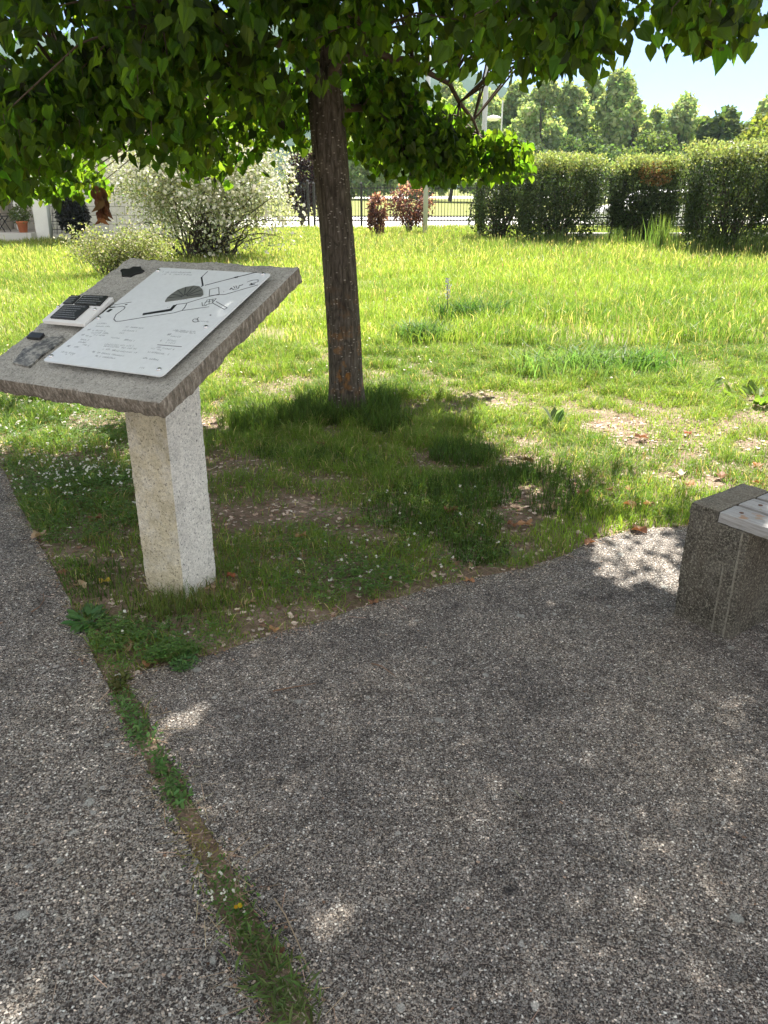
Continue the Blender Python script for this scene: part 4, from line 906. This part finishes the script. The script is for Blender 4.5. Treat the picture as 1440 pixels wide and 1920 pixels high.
# white flowering shrub
p = ground(400, 486); yb = p[1]; base = p
ws = thing('flowering_shrub', p, 'big arching shrub covered in small white blossom behind the lectern', 'shrub'); mb = MB(); tips = []
for k in range(70):
    px = np.clip(rng.normal(385, 80), 260, 520); py = rng.uniform(285, 430) + abs(px - 385) * .25; tips.append(at_y(px, py, yb + rng.uniform(-1.3, 1.3)))
for k in range(12): stems(mb, base + np.array([rng.normal(0, .35), rng.normal(0, .2), 0]), tips[k * 6 % 70:k * 6 % 70 + 6], .028)
mb.build('branches', M_stem, ws, smooth=True)
c = at_y(382, 375, yb); rx = 2.15; rz = 1.55; P, d = shell_points(46000, c, (rx, 1.7, rz), .25, bump=.3, seed=3)
lo = P[:, 2] < .95 + .45 * np.abs(P[:, 0] - c[0]) / rx + rng.normal(0, .22, len(P)); hole = fbm(P[:, 0] * 2.2, P[:, 2] * 2.2 + P[:, 1] * .4, 61) < .40
keep = ~(lo & (rng.uniform(0, 1, len(P)) < .72)) & ~(hole & (rng.uniform(0, 1, len(P)) < .6)) & (P[:, 2] > .15); P = P[keep]; d = d[keep]; n = len(P)
mb = MB(); scatter(mb, P, rdir(n) + d * .6, d + rdir(n) + [0, 0, .4], rng.uniform(.045, .085, n), LEAF, LEAF_F, vary((.235, .265, .17), n, .24)); mb.build('foliage', M_bush, ws)
fl = rng.uniform(0, 1, n) < np.clip(.04 + (P[:, 2] - .8) * .16 + .16 * (d[:, 0] > .2) , .04, .30); Pf = P[fl] + d[fl] * .05; m = len(Pf)
mb = MB(); scatter(mb, Pf, rdir(m), d[fl] + rdir(m) * .7 + [0, 0, .5], rng.uniform(.05, .085, m), OCT, [(0, 1, 2, 3, 4, 5)], vary((.70, .68, .60), m, .08, .03)); mb.build('blossom', M_petal, ws)
# low pale shrub in front of it
p = ground(235, 522); y0 = p[1]; ls = thing('low_shrub', p, 'low pale cream flowered shrub left of the lectern top', 'shrub'); mb = MB(); tips = [at_y(rng.uniform(125, 330), rng.uniform(440, 490), y0 + rng.uniform(-.5, .5)) for _ in range(60)]
for k in range(10): stems(mb, p + np.array([rng.normal(0, .35), rng.normal(0, .15), 0]), tips[k * 6:k * 6 + 6], .008, 4, .15)
mb.build('branches', M_stem, ls); P = np.concatenate([(p + (t - p) * s) + rng.normal(0, .10, (1, 3)) + [0, 0, .15 * np.sin(s * 2.5)] for t in tips for s in rng.uniform(.25, 1.05, 120)]); P = P[P[:, 2] > .03]; n = len(P)
mb = MB(); scatter(mb, P, rdir(n) + [0, 0, .3], rdir(n) + [0, 0, .6], rng.uniform(.03, .06, n), LEAF, LEAF_F, vary((.19, .22, .09), n, .25)); mb.build('foliage', M_bush, ls)
f = P[rng.uniform(0, 1, n) < .22]; m = len(f); mb = MB(); scatter(mb, f + rng.normal(0, .03, f.shape), rdir(m), rdir(m) + [0, 0, .8], rng.uniform(.02, .04, m), OCT, [(0, 1, 2, 3, 4, 5)], vary((.62, .58, .40), m, .1, .04)); mb.build('blossom', M_petal, ls)
def shrub(px, pyb, px0, px1, pyt, pyl, nleaf, size, col, label, cat='shrub', name='shrub', depth=.8, stem_px=None, bump=.3, inner=.3, y=None, seed=1, group=None, accents=None):
    p = ground(px, pyb) if y is None else np.array([at_y(px, pyb, y)[0], y, 0.0]); yy = p[1]; e = thing(name, p, label, cat, group)
    c = at_y((px0 + px1) / 2, (pyt + pyl) / 2, yy); rx = abs(at_y(px1, pyt, yy)[0] - at_y(px0, pyt, yy)[0]) / 2; rz = abs(at_y(px0, pyt, yy)[2] - at_y(px0, pyl, yy)[2]) / 2
    mb = MB(); stems(mb, p, [c + np.array([rng.uniform(-.7, .7) * rx, rng.uniform(-.5, .5) * rx * depth, rng.uniform(-.6, .8) * rz]) for _ in range(14)], .03, 5, .03); mb.build('stems', M_stem, e)
    P, d = shell_points(nleaf, c, (rx, rx * depth, rz), inner, bump=bump, seed=seed); k = (P[:, 2] > .05) & (fbm(P[:, 0] * 3 / rx + 7, P[:, 2] * 3 / rz + P[:, 1], seed + 5) > .36); P, d = P[k], d[k]; n = len(P)
    cols = vary(col, n, .25, .1)
    if accents is not None:
        s = rng.uniform(0, 1, n) < accents[1] * np.clip((P[:, 2] - c[2]) / rz + .6, .1, 1.4); cols[s] = vary(accents[0], s.sum(), .15)
    mb = MB(); scatter(mb, P, rdir(n) + d * .4, d + rdir(n) * .8 + [0, 0, .3], size * rng.uniform(.6, 1.3, n), OVAL, OVAL_F, cols); mb.build('foliage', M_bush, e); return e
shrub(765, 439, 727, 815, 342, 424, 2300, .11, (.11, .045, .05), 'round wine red shrub beside the pale pole before the fence', seed=2, accents=((.55, .30, .32), .22))
shrub(707, 445, 690, 725, 362, 440, 1500, .12, (.13, .055, .055), 'slender red leaved sapling just right of the trunk', seed=4, accents=((.50, .30, .28), .2), depth=1.0)
shrub(565, 425, 525, 612, 285, 402, 4200, .15, (.03, .018, .022), 'dark purple leaved tree between the white shrub and trunk', 'tree', 'purple_plum_tree', seed=6)
shrub(137, 448, 108, 168, 366, 440, 3400, .12, (.022, .024, .026), 'dark leaved shrub against the stone house wall', seed=7, y=24.3)
# hedge bushes on the right
def hedge(px0, px1, pyt, pyb, label, y=None, nleaf=24000, dep=1.5, seed=0, rust=0.0, topx=1.0):
    p = ground((px0 + px1) / 2, pyb); yy = p[1] if y is None else y; p = np.array([at_y((px0 + px1) / 2, 400, yy)[0], yy + dep / 2, 0.0])
    xa, xb = at_y(px0, 400, yy)[0], at_y(px1, 400, yy)[0]; zt = at_y(700, pyt, yy + dep * .4)[2]; e = thing('hedge_bush', p, label, 'hedge', 'clipped hedge bushes along the fence')
    mb = MB(); stems(mb, p, [np.array([rng.uniform(xa + .1, xb - .1), yy + rng.uniform(.1, dep), rng.uniform(.6, zt * .9)]) for _ in range(34)], .03, 5, .02); mb.build('stems', M_stem, e)
    n = nleaf; h = np.array([(xb - xa) / 2, dep / 2, zt / 2]); c = np.array([(xa + xb) / 2, yy + dep / 2, zt / 2]); d = rdir(n); inf = np.abs(d).max(1)
    sq = d / np.linalg.norm(d, ord=5, axis=1)[:, None]; rad = rng.uniform(.5, 1, n) ** .45; k = 1 + .32 * (fbm(d[:, 0] * 3 + d[:, 2] * 2 + 11, d[:, 1] * 3 + d[:, 2] * 1.5 + 3, seed) - .5) * 2
    P = c + sq * h * (rad * k)[:, None]; P[:, 0] = c[0] + (P[:, 0] - c[0]) * (.86 + .22 * np.clip(P[:, 2] / zt, 0, 1) + .10 * (fbm(P[:, 2] * 2.5, P[:, 1], seed + 2) - .5)); low = (P[:, 2] < .35) & (rng.uniform(0, 1, n) < .5); pocket = fbm(P[:, 0] * 2.6 + 3, P[:, 2] * 2.6 + P[:, 1] * 1.1, seed + 9, 4); P = P[(P[:, 2] > .04) & ~low & ((pocket > .40) | (rng.uniform(0, 1, n) < .35))]; n = len(P)
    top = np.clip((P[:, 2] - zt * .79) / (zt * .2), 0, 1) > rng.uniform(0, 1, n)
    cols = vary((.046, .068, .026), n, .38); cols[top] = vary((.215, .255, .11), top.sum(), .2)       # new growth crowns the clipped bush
    if rust:
        s = (np.linalg.norm((P - (c + np.array([.1, -.5, zt * .36]))) / np.array([.45, .8, .35]), axis=1) < 1) & (rng.uniform(0, 1, n) < rust); cols[s] = vary((.26, .15, .06), s.sum(), .2)
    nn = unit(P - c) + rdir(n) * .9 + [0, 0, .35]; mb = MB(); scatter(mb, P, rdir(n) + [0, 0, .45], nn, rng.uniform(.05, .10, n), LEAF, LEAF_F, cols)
    # upright new shoots
    m = 900; sx = rng.uniform(xa, xb, m); sy = rng.uniform(yy, yy + dep, m); sz = zt * .97 + rng.uniform(-.1, .20, m) * (.5 + fbm(sx * 2, sy * 2, seed)); 
    for j in range(4): scatter(mb, np.stack([sx, sy, sz - j * .05], -1) + rng.normal(0, .025, (m, 3)), rdir(m) + [0, 0, .8], rdir(m) + [0, 0, .2], rng.uniform(.05, .09, m), LEAF, LEAF_F, vary((.235, .275, .12), m, .25))
    mb.build('foliage', M_bush, e); return e
hedge(893, 1000, 318, 458, 'narrow dark hedge bush at the left end behind the crown tip', seed=3, nleaf=13000)
hedge(985, 1132, 298, 466, 'square clipped hedge bush left of the fence gap', seed=1)
hedge(1156, 1280, 302, 463, 'thin see through hedge bush with a rusty patch', seed=5, nleaf=26000, rust=.7, dep=1.2)
hedge(1308, 1490, 276, 484, 'largest dark hedge bush at the right edge', seed=8, nleaf=28000, dep=1.7)
hedge(1500, 1680, 272, 500, 'hedge bush beyond the right edge of the view', seed=9, nleaf=6000)

# ------------------------------------------------------------------ fences, wall, poles
def fence(x0, x1, y, zt, posts, label, z0=.10, spacing=.125, rails=(1.50, .46, .30), wallz=0.0, spear=.10, name='iron_fence', slope=0.0, cross=True):
    e = thing(name, ((x0 + x1) / 2, y, wallz), label, 'fence', 'black iron fences round the park'); xs = sorted([x0] + list(posts) + [x1])
    for a, b in zip(xs[:-1], xs[1:]):
        if b - a < .2: continue
        mb = MB(); k = int((b - a) / spacing)
        for i in range(1, k):
            xx = a + (b - a) * i / k; mb.box((xx - .011, y - .011, wallz + z0), (xx + .011, y + .011, wallz + zt - spear)); mb.add([(xx - .012, y - .012, wallz + zt - spear), (xx + .012, y - .012, wallz + zt - spear), (xx + .012, y + .012, wallz + zt - spear), (xx - .012, y + .012, wallz + zt - spear), (xx, y, wallz + zt)], [[(0, 1, 4), (1, 2, 4), (2, 3, 4), (3, 0, 4)]])
        for r in rails: mb.box((a, y - .022, wallz + r - .02), (b, y - .0135, wallz + r + .02)); mb.box((a, y + .0135, wallz + r - .02), (b, y + .022, wallz + r + .02))
        if cross:
            for i in range(k):
                xa = a + (b - a) * i / k; xb = a + (b - a) * (i + 1) / k
                mb.tube([(xa, y - .018, wallz + rails[2]), (xb, y - .018, wallz + rails[1])], .008, 4); mb.tube([(xa, y - .018, wallz + rails[1]), (xb, y - .018, wallz + rails[2])], .008, 4)
        mb.build('railing_panel', M_iron, e)
    for xx in xs: mb = MB(); mb.box((xx - .045, y - .045, wallz), (xx + .045, y + .045, wallz + zt + .05)); mb.add([(xx - .06, y - .06, wallz + zt + .05), (xx + .06, y - .06, wallz + zt + .05), (xx + .06, y + .06, wallz + zt + .05), (xx - .06, y + .06, wallz + zt + .05), (xx, y, wallz + zt + .12)], [[(0, 1, 2, 3)], [(0, 1, 4), (1, 2, 4), (2, 3, 4), (3, 0, 4)]]); mb.build('post', M_iron, e)
    return e
FY = 33.6
def fx(px, py=420): return at_y(px, py, FY)[0]
fence(fx(590), fx(892), FY, 1.62, [fx(678), fx(780)], 'long black iron railing fence behind the red shrubs')
g = fence(fx(480), fx(579), FY, 1.70, [], 'black iron gate leaf left of the trunk', name='iron_gate')
fence(fx(893), fx(1010), FY, 1.62, [], 'short black railing bay partly hidden by the left hedge bush')
WY = 24.2
xa = at_y(1000, 420, WY)[0]; xb = at_y(1700, 420, WY)[0]
mb = MB(); mb.box((xa, WY - .18, -.1), (xb, WY + .18, .24)); lw = thing('stone_wall', ((xa + xb) / 2, WY, 0), 'low stone wall carrying the fence behind the hedge gap', 'wall'); mb.build('masonry', M_lowwall, lw)
mb = MB(); mb.box((xa - .02, WY - .23, .2405), (xb + .02, WY + .23, .31)); mb.build('coping', M_paleconc, lw)
fence(xa + .2, xb - .2, WY, 1.62, [at_y(q_, 420, WY)[0] for q_ in (1163, 1310, 1500)], 'black railing on the low wall seen between hedge bushes', z0=.06, wallz=.31, rails=(1.45, .42, .24))
def strut(px0, py0, px1, py1, y, label):
    a = at_y(px0, py0, y); b = at_y(px1, py1, y); mb = MB(); mb.tube(np.array([a - b, (0, 0, 0)]), [.025, .025], 8); o = mb.build('fence_brace', M_iron); o.location = [float(v) for v in b]; tag(o, label, 'brace')
strut(1154, 384, 1141, 458, WY - .35, 'leaning black bar in the gap between hedge bushes'); strut(886, 378, 876, 431, FY - .4, 'leaning black brace near the right post of the long fence')
def pole(px, pyb, h, r, label, name='metal_pole'):
    p = ground(px, pyb); e = thing(name, p, label, 'pole', 'pale metal poles on the lawn'); mb = MB(); mb.tube([p + (0, 0, -.1), p + (0, 0, h * .5), p + (0, 0, h)], [r, r * .92, r * .8], 14); mb.build('shaft', M_polepaint, e, smooth=True)
    mb = MB(); mb.lathe(p + (0, 0, h), [(r * .8, 0), (r * 1.1, .03), (r * 1.1, .10), (r * .5, .17), (0.001, .19)], 14); mb.build('finial', M_polepaint, e, smooth=True); return e
pole(797, 442, 6.8, .085, 'pale grey pole beside the round red shrub'); pole(899, 446, 7.2, .085, 'tall pale grey pole left of the hedge')
p = np.array([at_y(937, 300, 62)[0], 62, 0]); hh = at_y(937, 188, 62)[2]; lz = at_y(925, 224, 62)[2]
lamp = thing('street_lamp', p, 'thin far lamp post with a flat white lantern seen above the crown tip', 'street lamp'); mb = MB(); mb.tube([p, p + (0, 0, hh)], [.075, .05], 10); mb.build('post', M_polepaint, lamp)
mb = MB(); mb.tube([[p[0], p[1], lz + .1], [p[0] - .4, p[1], lz + .25]], [.03, .03], 8); mb.build('arm', M_polepaint, lamp)
mb = MB(); mb.lathe((p[0] - .62, p[1], lz - .1), [(.05, .38), (.5, .25), (.55, .16), (.3, .0), (.001, -.02)], 20); mb.build('lantern', M_white, lamp, smooth=True)

# ------------------------------------------------------------------ car behind the hedge
def car():
    y = 30.0; x0 = at_y(1128, 400, y)[0]; x1 = x0 + 3.9; e = thing('parked_car', ((x0 + x1) / 2, y + .8, 0), 'white parked hatchback glimpsed through the fence between hedge bushes', 'car')
    prof = [(0, .38), (.02, .70), (.12, .86), (.95, .98), (1.55, 1.42), (3.0, 1.46), (3.62, 1.02), (3.86, .92), (3.9, .42), (3.7, .26), (.2, .26)]
    mb = MB(); n = len(prof); V = []
    for yy, s in ((y, .93), (y + .08, 1), (y + 1.56, 1), (y + 1.64, .93)):
        for a, b in prof: V.append((x0 + 1.95 + (a - 1.95) * s, yy, .26 + (b - .26) * (s if b > 1 else 1)))
    fs = [np.array([(j * n + k, j * n + (k + 1) % n, (j + 1) * n + (k + 1) % n, (j + 1) * n + k) for j in range(3) for k in range(n)]), np.arange(n)[None], (np.arange(n) + 3 * n)[::-1][None]]
    mb.add(V, fs); mb.build('body', M_white, e)
    mb = MB(); mb.prism([(1.12, 1.0), (1.62, 1.33), (2.2, 1.35), (2.2, 1.0)], lambda a, b: (x0 + a, y - .004, b), lambda a, b: (x0 + a, y + .02, b)); mb.build('front_window', M_glass, e)
    mb = MB(); mb.prism([(2.28, 1.0), (2.28, 1.35), (2.95, 1.34), (3.35, 1.03)], lambda a, b: (x0 + a, y - .004, b), lambda a, b: (x0 + a, y + .02, b)); mb.build('rear_window', M_glass, e)
    mb = MB(); mb.box((x0 + 3.55, y - .01, .78), (x0 + 3.8, y + .06, .98)); mb.build('tail_light', M_tail, e)
    mb = MB(); mb.box((x0 + .10, y - .01, .64), (x0 + .34, y + .06, .8)); mb.build('headlight', M_steel, e)
    for xx in (.72, 3.12):
        for yy in (y + .02, y + 1.44):
            w = MB(); w.tube([(x0 + xx, yy, .31), (x0 + xx, yy + .19, .31)], .31, 20); wo = w.build('wheel', M_tyre, e); r_ = MB(); r_.tube([(x0 + xx, yy - .012, .31), (x0 + xx, yy + .1, .31)], .19, 16); r_.build('rim', M_steel, wo)
car()

# ------------------------------------------------------------------ house on the left
HY = 25.4
def hx(px, y=HY): return float(at_y(px, 420, y)[0])
house = thing('stone_house', (hx(150), HY + 3, 0), 'pale stone block house with a recessed entrance behind the crown', 'house')
zt = 4.2
mb = MB(); mb.box((hx(96), HY, -.1), (hx(335), HY + 8, zt)); mb.build('wall', M_wall, house)
mb = MB(); mb.box((hx(64), HY + .05, -.1), (hx(96) - .003, HY + 1.6, zt)); mb.build('plaster_panel', M_plaster, house)
mb = MB(); mb.box((hx(50), HY + .55, -.1), (hx(64) - .003, HY + 1.6, zt)); mb.build('stone_pilaster', M_wall, house)
mb = MB(); mb.box((hx(-40), HY + 2.4, -.1), (hx(50), HY + 2.6, zt)); mb.build('recess_wall', M_wall, house)
mb = MB(); mb.box((hx(6), HY + .9, .3), (hx(20), HY + 1.25, zt)); mb.build('column', M_plaster, house)
mb = MB(); mb.box((hx(-260), HY, -.1), (hx(-42), HY + 8, zt)); mb.build('wall', M_wall, house)
mb = MB(); mb.box((hx(-40), HY - .3, -.1), (hx(63), HY + 2.39, .26)); mb.build('terrace_step', M_paleconc, house)
mb = MB(); xa_, xb_ = hx(-280), hx(352); mb.add([(xa_, HY - .6, zt), (xb_, HY - .6, zt), (xb_, HY + 8.6, zt), (xa_, HY + 8.6, zt), (xa_, HY - .6, zt + .14), (xb_, HY - .6, zt + .14), (xb_, HY + 8.6, zt + .14), (xa_, HY + 8.6, zt + .14), (xa_ + 3, HY + 4, zt + .75), (xb_ - 3, HY + 4, zt + .75)], [[(3, 2, 1, 0), (0, 1, 5, 4), (1, 2, 6, 5), (2, 3, 7, 6), (3, 0, 4, 7), (4, 5, 9, 8), (6, 7, 8, 9)], [(5, 6, 9), (7, 4, 8)]]); mb.build('roof', M_rooftile, house)
mb = MB(); mb.tube([at_y(97, 446, HY - .25), at_y(90, 388, HY - .25), at_y(88, 300, HY - .25)], [.05, .05, .05], 10); mb.build('downpipe', M_pipe, house, smooth=True)
mb = MB()
for px in (99, 107, 116): mb.tube([at_y(px, 440, HY - .06), at_y(px, 380, HY - .06)], .010, 5)
for py in (386, 400, 415, 430): mb.tube([at_y(97, py, HY - .08), at_y(119, py, HY - .08)], .010, 5)
tr = mb.build('trellis', M_iron); tag(tr, 'small dark wire trellis on the house wall beside the pipe', 'trellis')
pp = np.array([at_y(42, 430, HY)[0], HY + .05, .26]); pot = thing('flower_pot', pp, 'terracotta pot with a bushy green plant on the house step', 'flower pot')
mb = MB(); mb.lathe(pp, [(.001, 0.003), (.115, .003), (.155, .27), (.17, .27), (.175, .33), (.15, .33), (.145, .28), (.001, .28)], 24); mb.build('pot', M_terra, pot, smooth=True)
n = 700; P, d = shell_points(n, pp + (-.04, 0, .50), (.34, .22, .26), .2, seed=3); mb = MB(); scatter(mb, P, rdir(n) + d * .5, d + rdir(n), rng.uniform(.05, .1, n), OVAL, OVAL_F, vary((.12, .16, .06), n, .25)); mb.build('foliage', M_bush, pot)
ch = np.array([at_y(-2, 420, HY + .3)[0], HY + .4, .26]); chair = thing('folding_chair', ch, 'black metal folding chair on the house terrace at the left edge', 'chair')
for s in (-.2, .2):
    mb = MB(); mb.tube([ch + (.2, s, 0), ch + (-.22, s, .85)], .014, 6); mb.tube([ch + (-.2, s, 0), ch + (.2, s, .46)], .014, 6); mb.build('side_frame', M_iron, chair)
mb = MB(); mb.box(ch + (-.2, -.2, .44), ch + (.2, .2, .465)); mb.build('seat', M_iron, chair)
mb = MB(); mb.box(ch + (-.235, -.2, .66), ch + (-.215, .2, .84)); mb.build('backrest', M_iron, chair)

# ------------------------------------------------------------------ distant trees
def far_tree(px, pyt, y, wpx, label, col, name='poplar', group='poplars beyond the park', nclump=1700, size=None, taper=.8, lobes=9, zlow=.12, seed=0):
    x = at_y(px, 330, y)[0]; zt = at_y(px, pyt, y)[2]; r = wpx / F * y * .93 / 2; e = thing(name, (x, y, 0), label, 'tree', group)
    mb = MB(); P = np.array([(x + .25 * math.sin(k), y, zt * k / 6 * .95) for k in range(7)]); mb.tube(P, np.linspace(.02 * zt, .02, 7), 8)
    for k in range(10): a = k * 2.4; z0 = zt * (.2 + .06 * k); mb.tube([(x, y, z0), (x + r * .5 * (1 - z0 / zt) * math.cos(a), y + r * .5 * (1 - z0 / zt) * math.sin(a), z0 + r * .4)], [.05, .02], 5)
    mb.build('trunk', M_stem, e); size = size or max(.22, r * .15); C = []
    rr = np.random.default_rng(100 + seed)
    for k in range(lobes * 4):
        s = rr.uniform(zlow, .99); env = (math.sin(min(1, s / .45) * math.pi / 2)) * (1 if s < .45 else (1 - ((s - .45) / .56) ** 1.5) ** taper); a = rr.uniform(0, 6.28); q_ = rr.uniform(.35, 1) * env * r
        C.append((x + q_ * math.cos(a), y + q_ * math.sin(a), s * zt, max(.28 * r, .5 * env * r) * rr.uniform(.55, .95)))
    C = np.array(C); i = rng.integers(0, len(C), nclump); d = rdir(nclump); P = C[i, :3] + d * (C[i, 3] * rng.uniform(.2, 1, nclump) ** .5)[:, None] * [1, 1, 1.25]; P[:, 2] = np.clip(P[:, 2], .3, None)
    mb = MB(); tone = rr.uniform(.8, 1.2, len(C))[i]; scatter(mb, P, rdir(nclump) + [0, 0, -.2], d + rdir(nclump) * .6, size * rng.uniform(.6, 1.4, nclump), CLUMP, CLUMP_F, vary(col, nclump, .2) * tone[:, None]); mb.build('crown', M_far, e); return e
PG = (.30, .375, .19)
FT = [(845, 168, 96, 90, 'far poplar at the left end, its top under the hanging leaves'), (905, 180, 92, 80, 'far poplar behind the tall pale pole'), (962, 165, 95, 84, 'far poplar just right of the far lamp post'), (1010, 152, 90, 82, 'rounded far poplar left of centre above the square bush'), (1058, 160, 94, 78, 'dense far poplar whose top meets the bright hanging leaves'), (1097, 150, 98, 70, 'far poplar shoulder to shoulder with the tallest one'), (1147, 143, 92, 92, 'tallest far poplar with a stepped pointed crown'), (1180, 190, 88, 50, 'shorter poplar on the right flank of the tallest one'),
      (1217, 203, 100, 56, 'small far poplar between the tallest and the lone pointed one'), (1266, 184, 98, 84, 'lone pointed poplar standing against the clouds'), (1302, 222, 104, 40, 'smallest slim poplar right of the lone pointed one'), (1440, 172, 80, 84, 'dark poplar cut by the right edge of the view'), (700, 215, 110, 100, 'far tree glimpsed right of the trunk through the leaves'), (640, 240, 115, 110, 'far tree directly behind the linden trunk'), (770, 200, 105, 100, 'far tree hidden mostly by the crown lobe')]
for k, (px, pyt, y, w, lb) in enumerate(FT): far_tree(px, pyt, y, w * 1.5, lb, PG, nclump=8000, size=.40, seed=k)
far_tree(1345, 214, 84, 120, 'broad bright green tree right of the poplars', (.10, .15, .05), 'willow_tree', 'trees behind the hedge', 5000, taper=.55, seed=31, zlow=.05); far_tree(1420, 226, 60, 130, 'yellow green tree rising behind the big right hedge', (.18, .22, .05), 'willow_tree', 'trees behind the hedge', 5000, .28, .5, seed=32, zlow=.05)
far_tree(1215, 262, 76, 150, 'low bright bush row tree under the lone poplar', (.12, .17, .06), 'willow_tree', 'trees behind the hedge', 5000, .3, .5, seed=33, zlow=.03); far_tree(1080, 270, 80, 150, 'low green tree filling the foot of the poplars', (.09, .14, .06), 'willow_tree', 'trees behind the hedge', 5000, .3, .5, seed=34, zlow=.03); far_tree(960, 275, 78, 150, 'low green tree behind the left hedge bush', (.085, .13, .06), 'willow_tree', 'trees behind the hedge', 5000, .3, .5, seed=35, zlow=.03)
far_tree(690, 312, 140, 70, 'small far tree over the fence right of the trunk', (.09, .14, .06), 'willow_tree', 'trees behind the hedge', 1200, .6, .5, seed=36, zlow=.05); far_tree(800, 318, 150, 90, 'small far tree above the fence behind the red shrub', (.08, .13, .06), 'willow_tree', 'trees behind the hedge', 1200, .6, .5, seed=37, zlow=.05); far_tree(600, 300, 150, 120, 'small far tree left of the trunk above the gate', (.08, .12, .06), 'willow_tree', 'trees behind the hedge', 1200, .7, .5, seed=38, zlow=.05)

# ------------------------------------------------------------------ light
CLOUD_SHIFT = (8.22, 4.26, 1.98)
w = bpy.data.worlds.new('World'); scene.world = w; w.use_nodes = True; nt = w.node_tree; nt.nodes.clear(); t = NT(nt)
out = nt.nodes.new('ShaderNodeOutputWorld'); bg = nt.nodes.new('ShaderNodeBackground')
sky = nt.nodes.new('ShaderNodeTexSky'); sky.sky_type = 'NISHITA'; sky.sun_disc = False; sky.sun_elevation = SUNEL; sky.sun_rotation = SUNAZ; sky.air_density = .32; sky.dust_density = .2; sky.ozone_density = 1.0
tc = nt.nodes.new('ShaderNodeTexCoord'); mp = t.mapping(tc.outputs['Generated'], (1, 1, 2.4)); mp.node.inputs['Location'].default_value = CLOUD_SHIFT
nz = t.noise(mp, 2.6, 7, .55); sy = nt.nodes.new('ShaderNodeSeparateXYZ'); t.l(tc.outputs['Generated'], sy.inputs[0]); nz = t.math('ADD', nz, t.math('MULTIPLY', t.math('SUBTRACT', .75, sy.outputs['Y']), .075))      # unseen cloud added overhead and behind the camera to lift the shade
cf = t.ramp(nz, [(.51, 0), (.63, .95)])
cloud = t.mix(cf, sky.outputs[0], (7.4, 7.2, 6.8))
t.l(cloud, bg.inputs['Color']); bg.inputs['Strength'].default_value = .06; t.l(bg.outputs[0], out.inputs['Surface'])
sl = bpy.data.lights.new('sun', 'SUN'); sl.energy = 4.4; sl.angle = R(.53); sl.color = (1, .95, .86)
so = bpy.data.objects.new('sun', sl); COL.objects.link(so)
sd = Vector((math.sin(SUNAZ) * math.cos(SUNEL), math.cos(SUNAZ) * math.cos(SUNEL), math.sin(SUNEL)))
so.rotation_euler = (-sd).to_track_quat('-Z', 'Y').to_euler(); so.location = (0, 0, 30)
scene.view_settings.view_transform = 'Standard'; scene.view_settings.look = 'None'; scene.view_settings.exposure = 2.05; scene.view_settings.gamma = 1
scene.render.engine = 'CYCLES'
cy = scene.cycles; cy.max_bounces = 8; cy.transparent_max_bounces = 4; cy.diffuse_bounces = 4; cy.transmission_bounces = 5; cy.glossy_bounces = 3; cy.use_denoising = True; cy.sample_clamp_indirect = 6

cy.volume_bounces = 1; cy.volume_step_rate = 4
# the summer haze over the valley
hm, nt, out = newmat('valley_haze'); pv = nt.nodes.new('ShaderNodeVolumePrincipled'); pv.inputs['Color'].default_value = (.62, .80, 1.0, 1); pv.inputs['Density'].default_value = .00016; pv.inputs['Anisotropy'].default_value = .2
nt.links.new(pv.outputs[0], out.inputs['Volume'])
mb = MB(); mb.box((-1600, -80, -3), (1600, 1520, 215)); hz = mb.build('haze', hm); hz['kind'] = 'stuff'
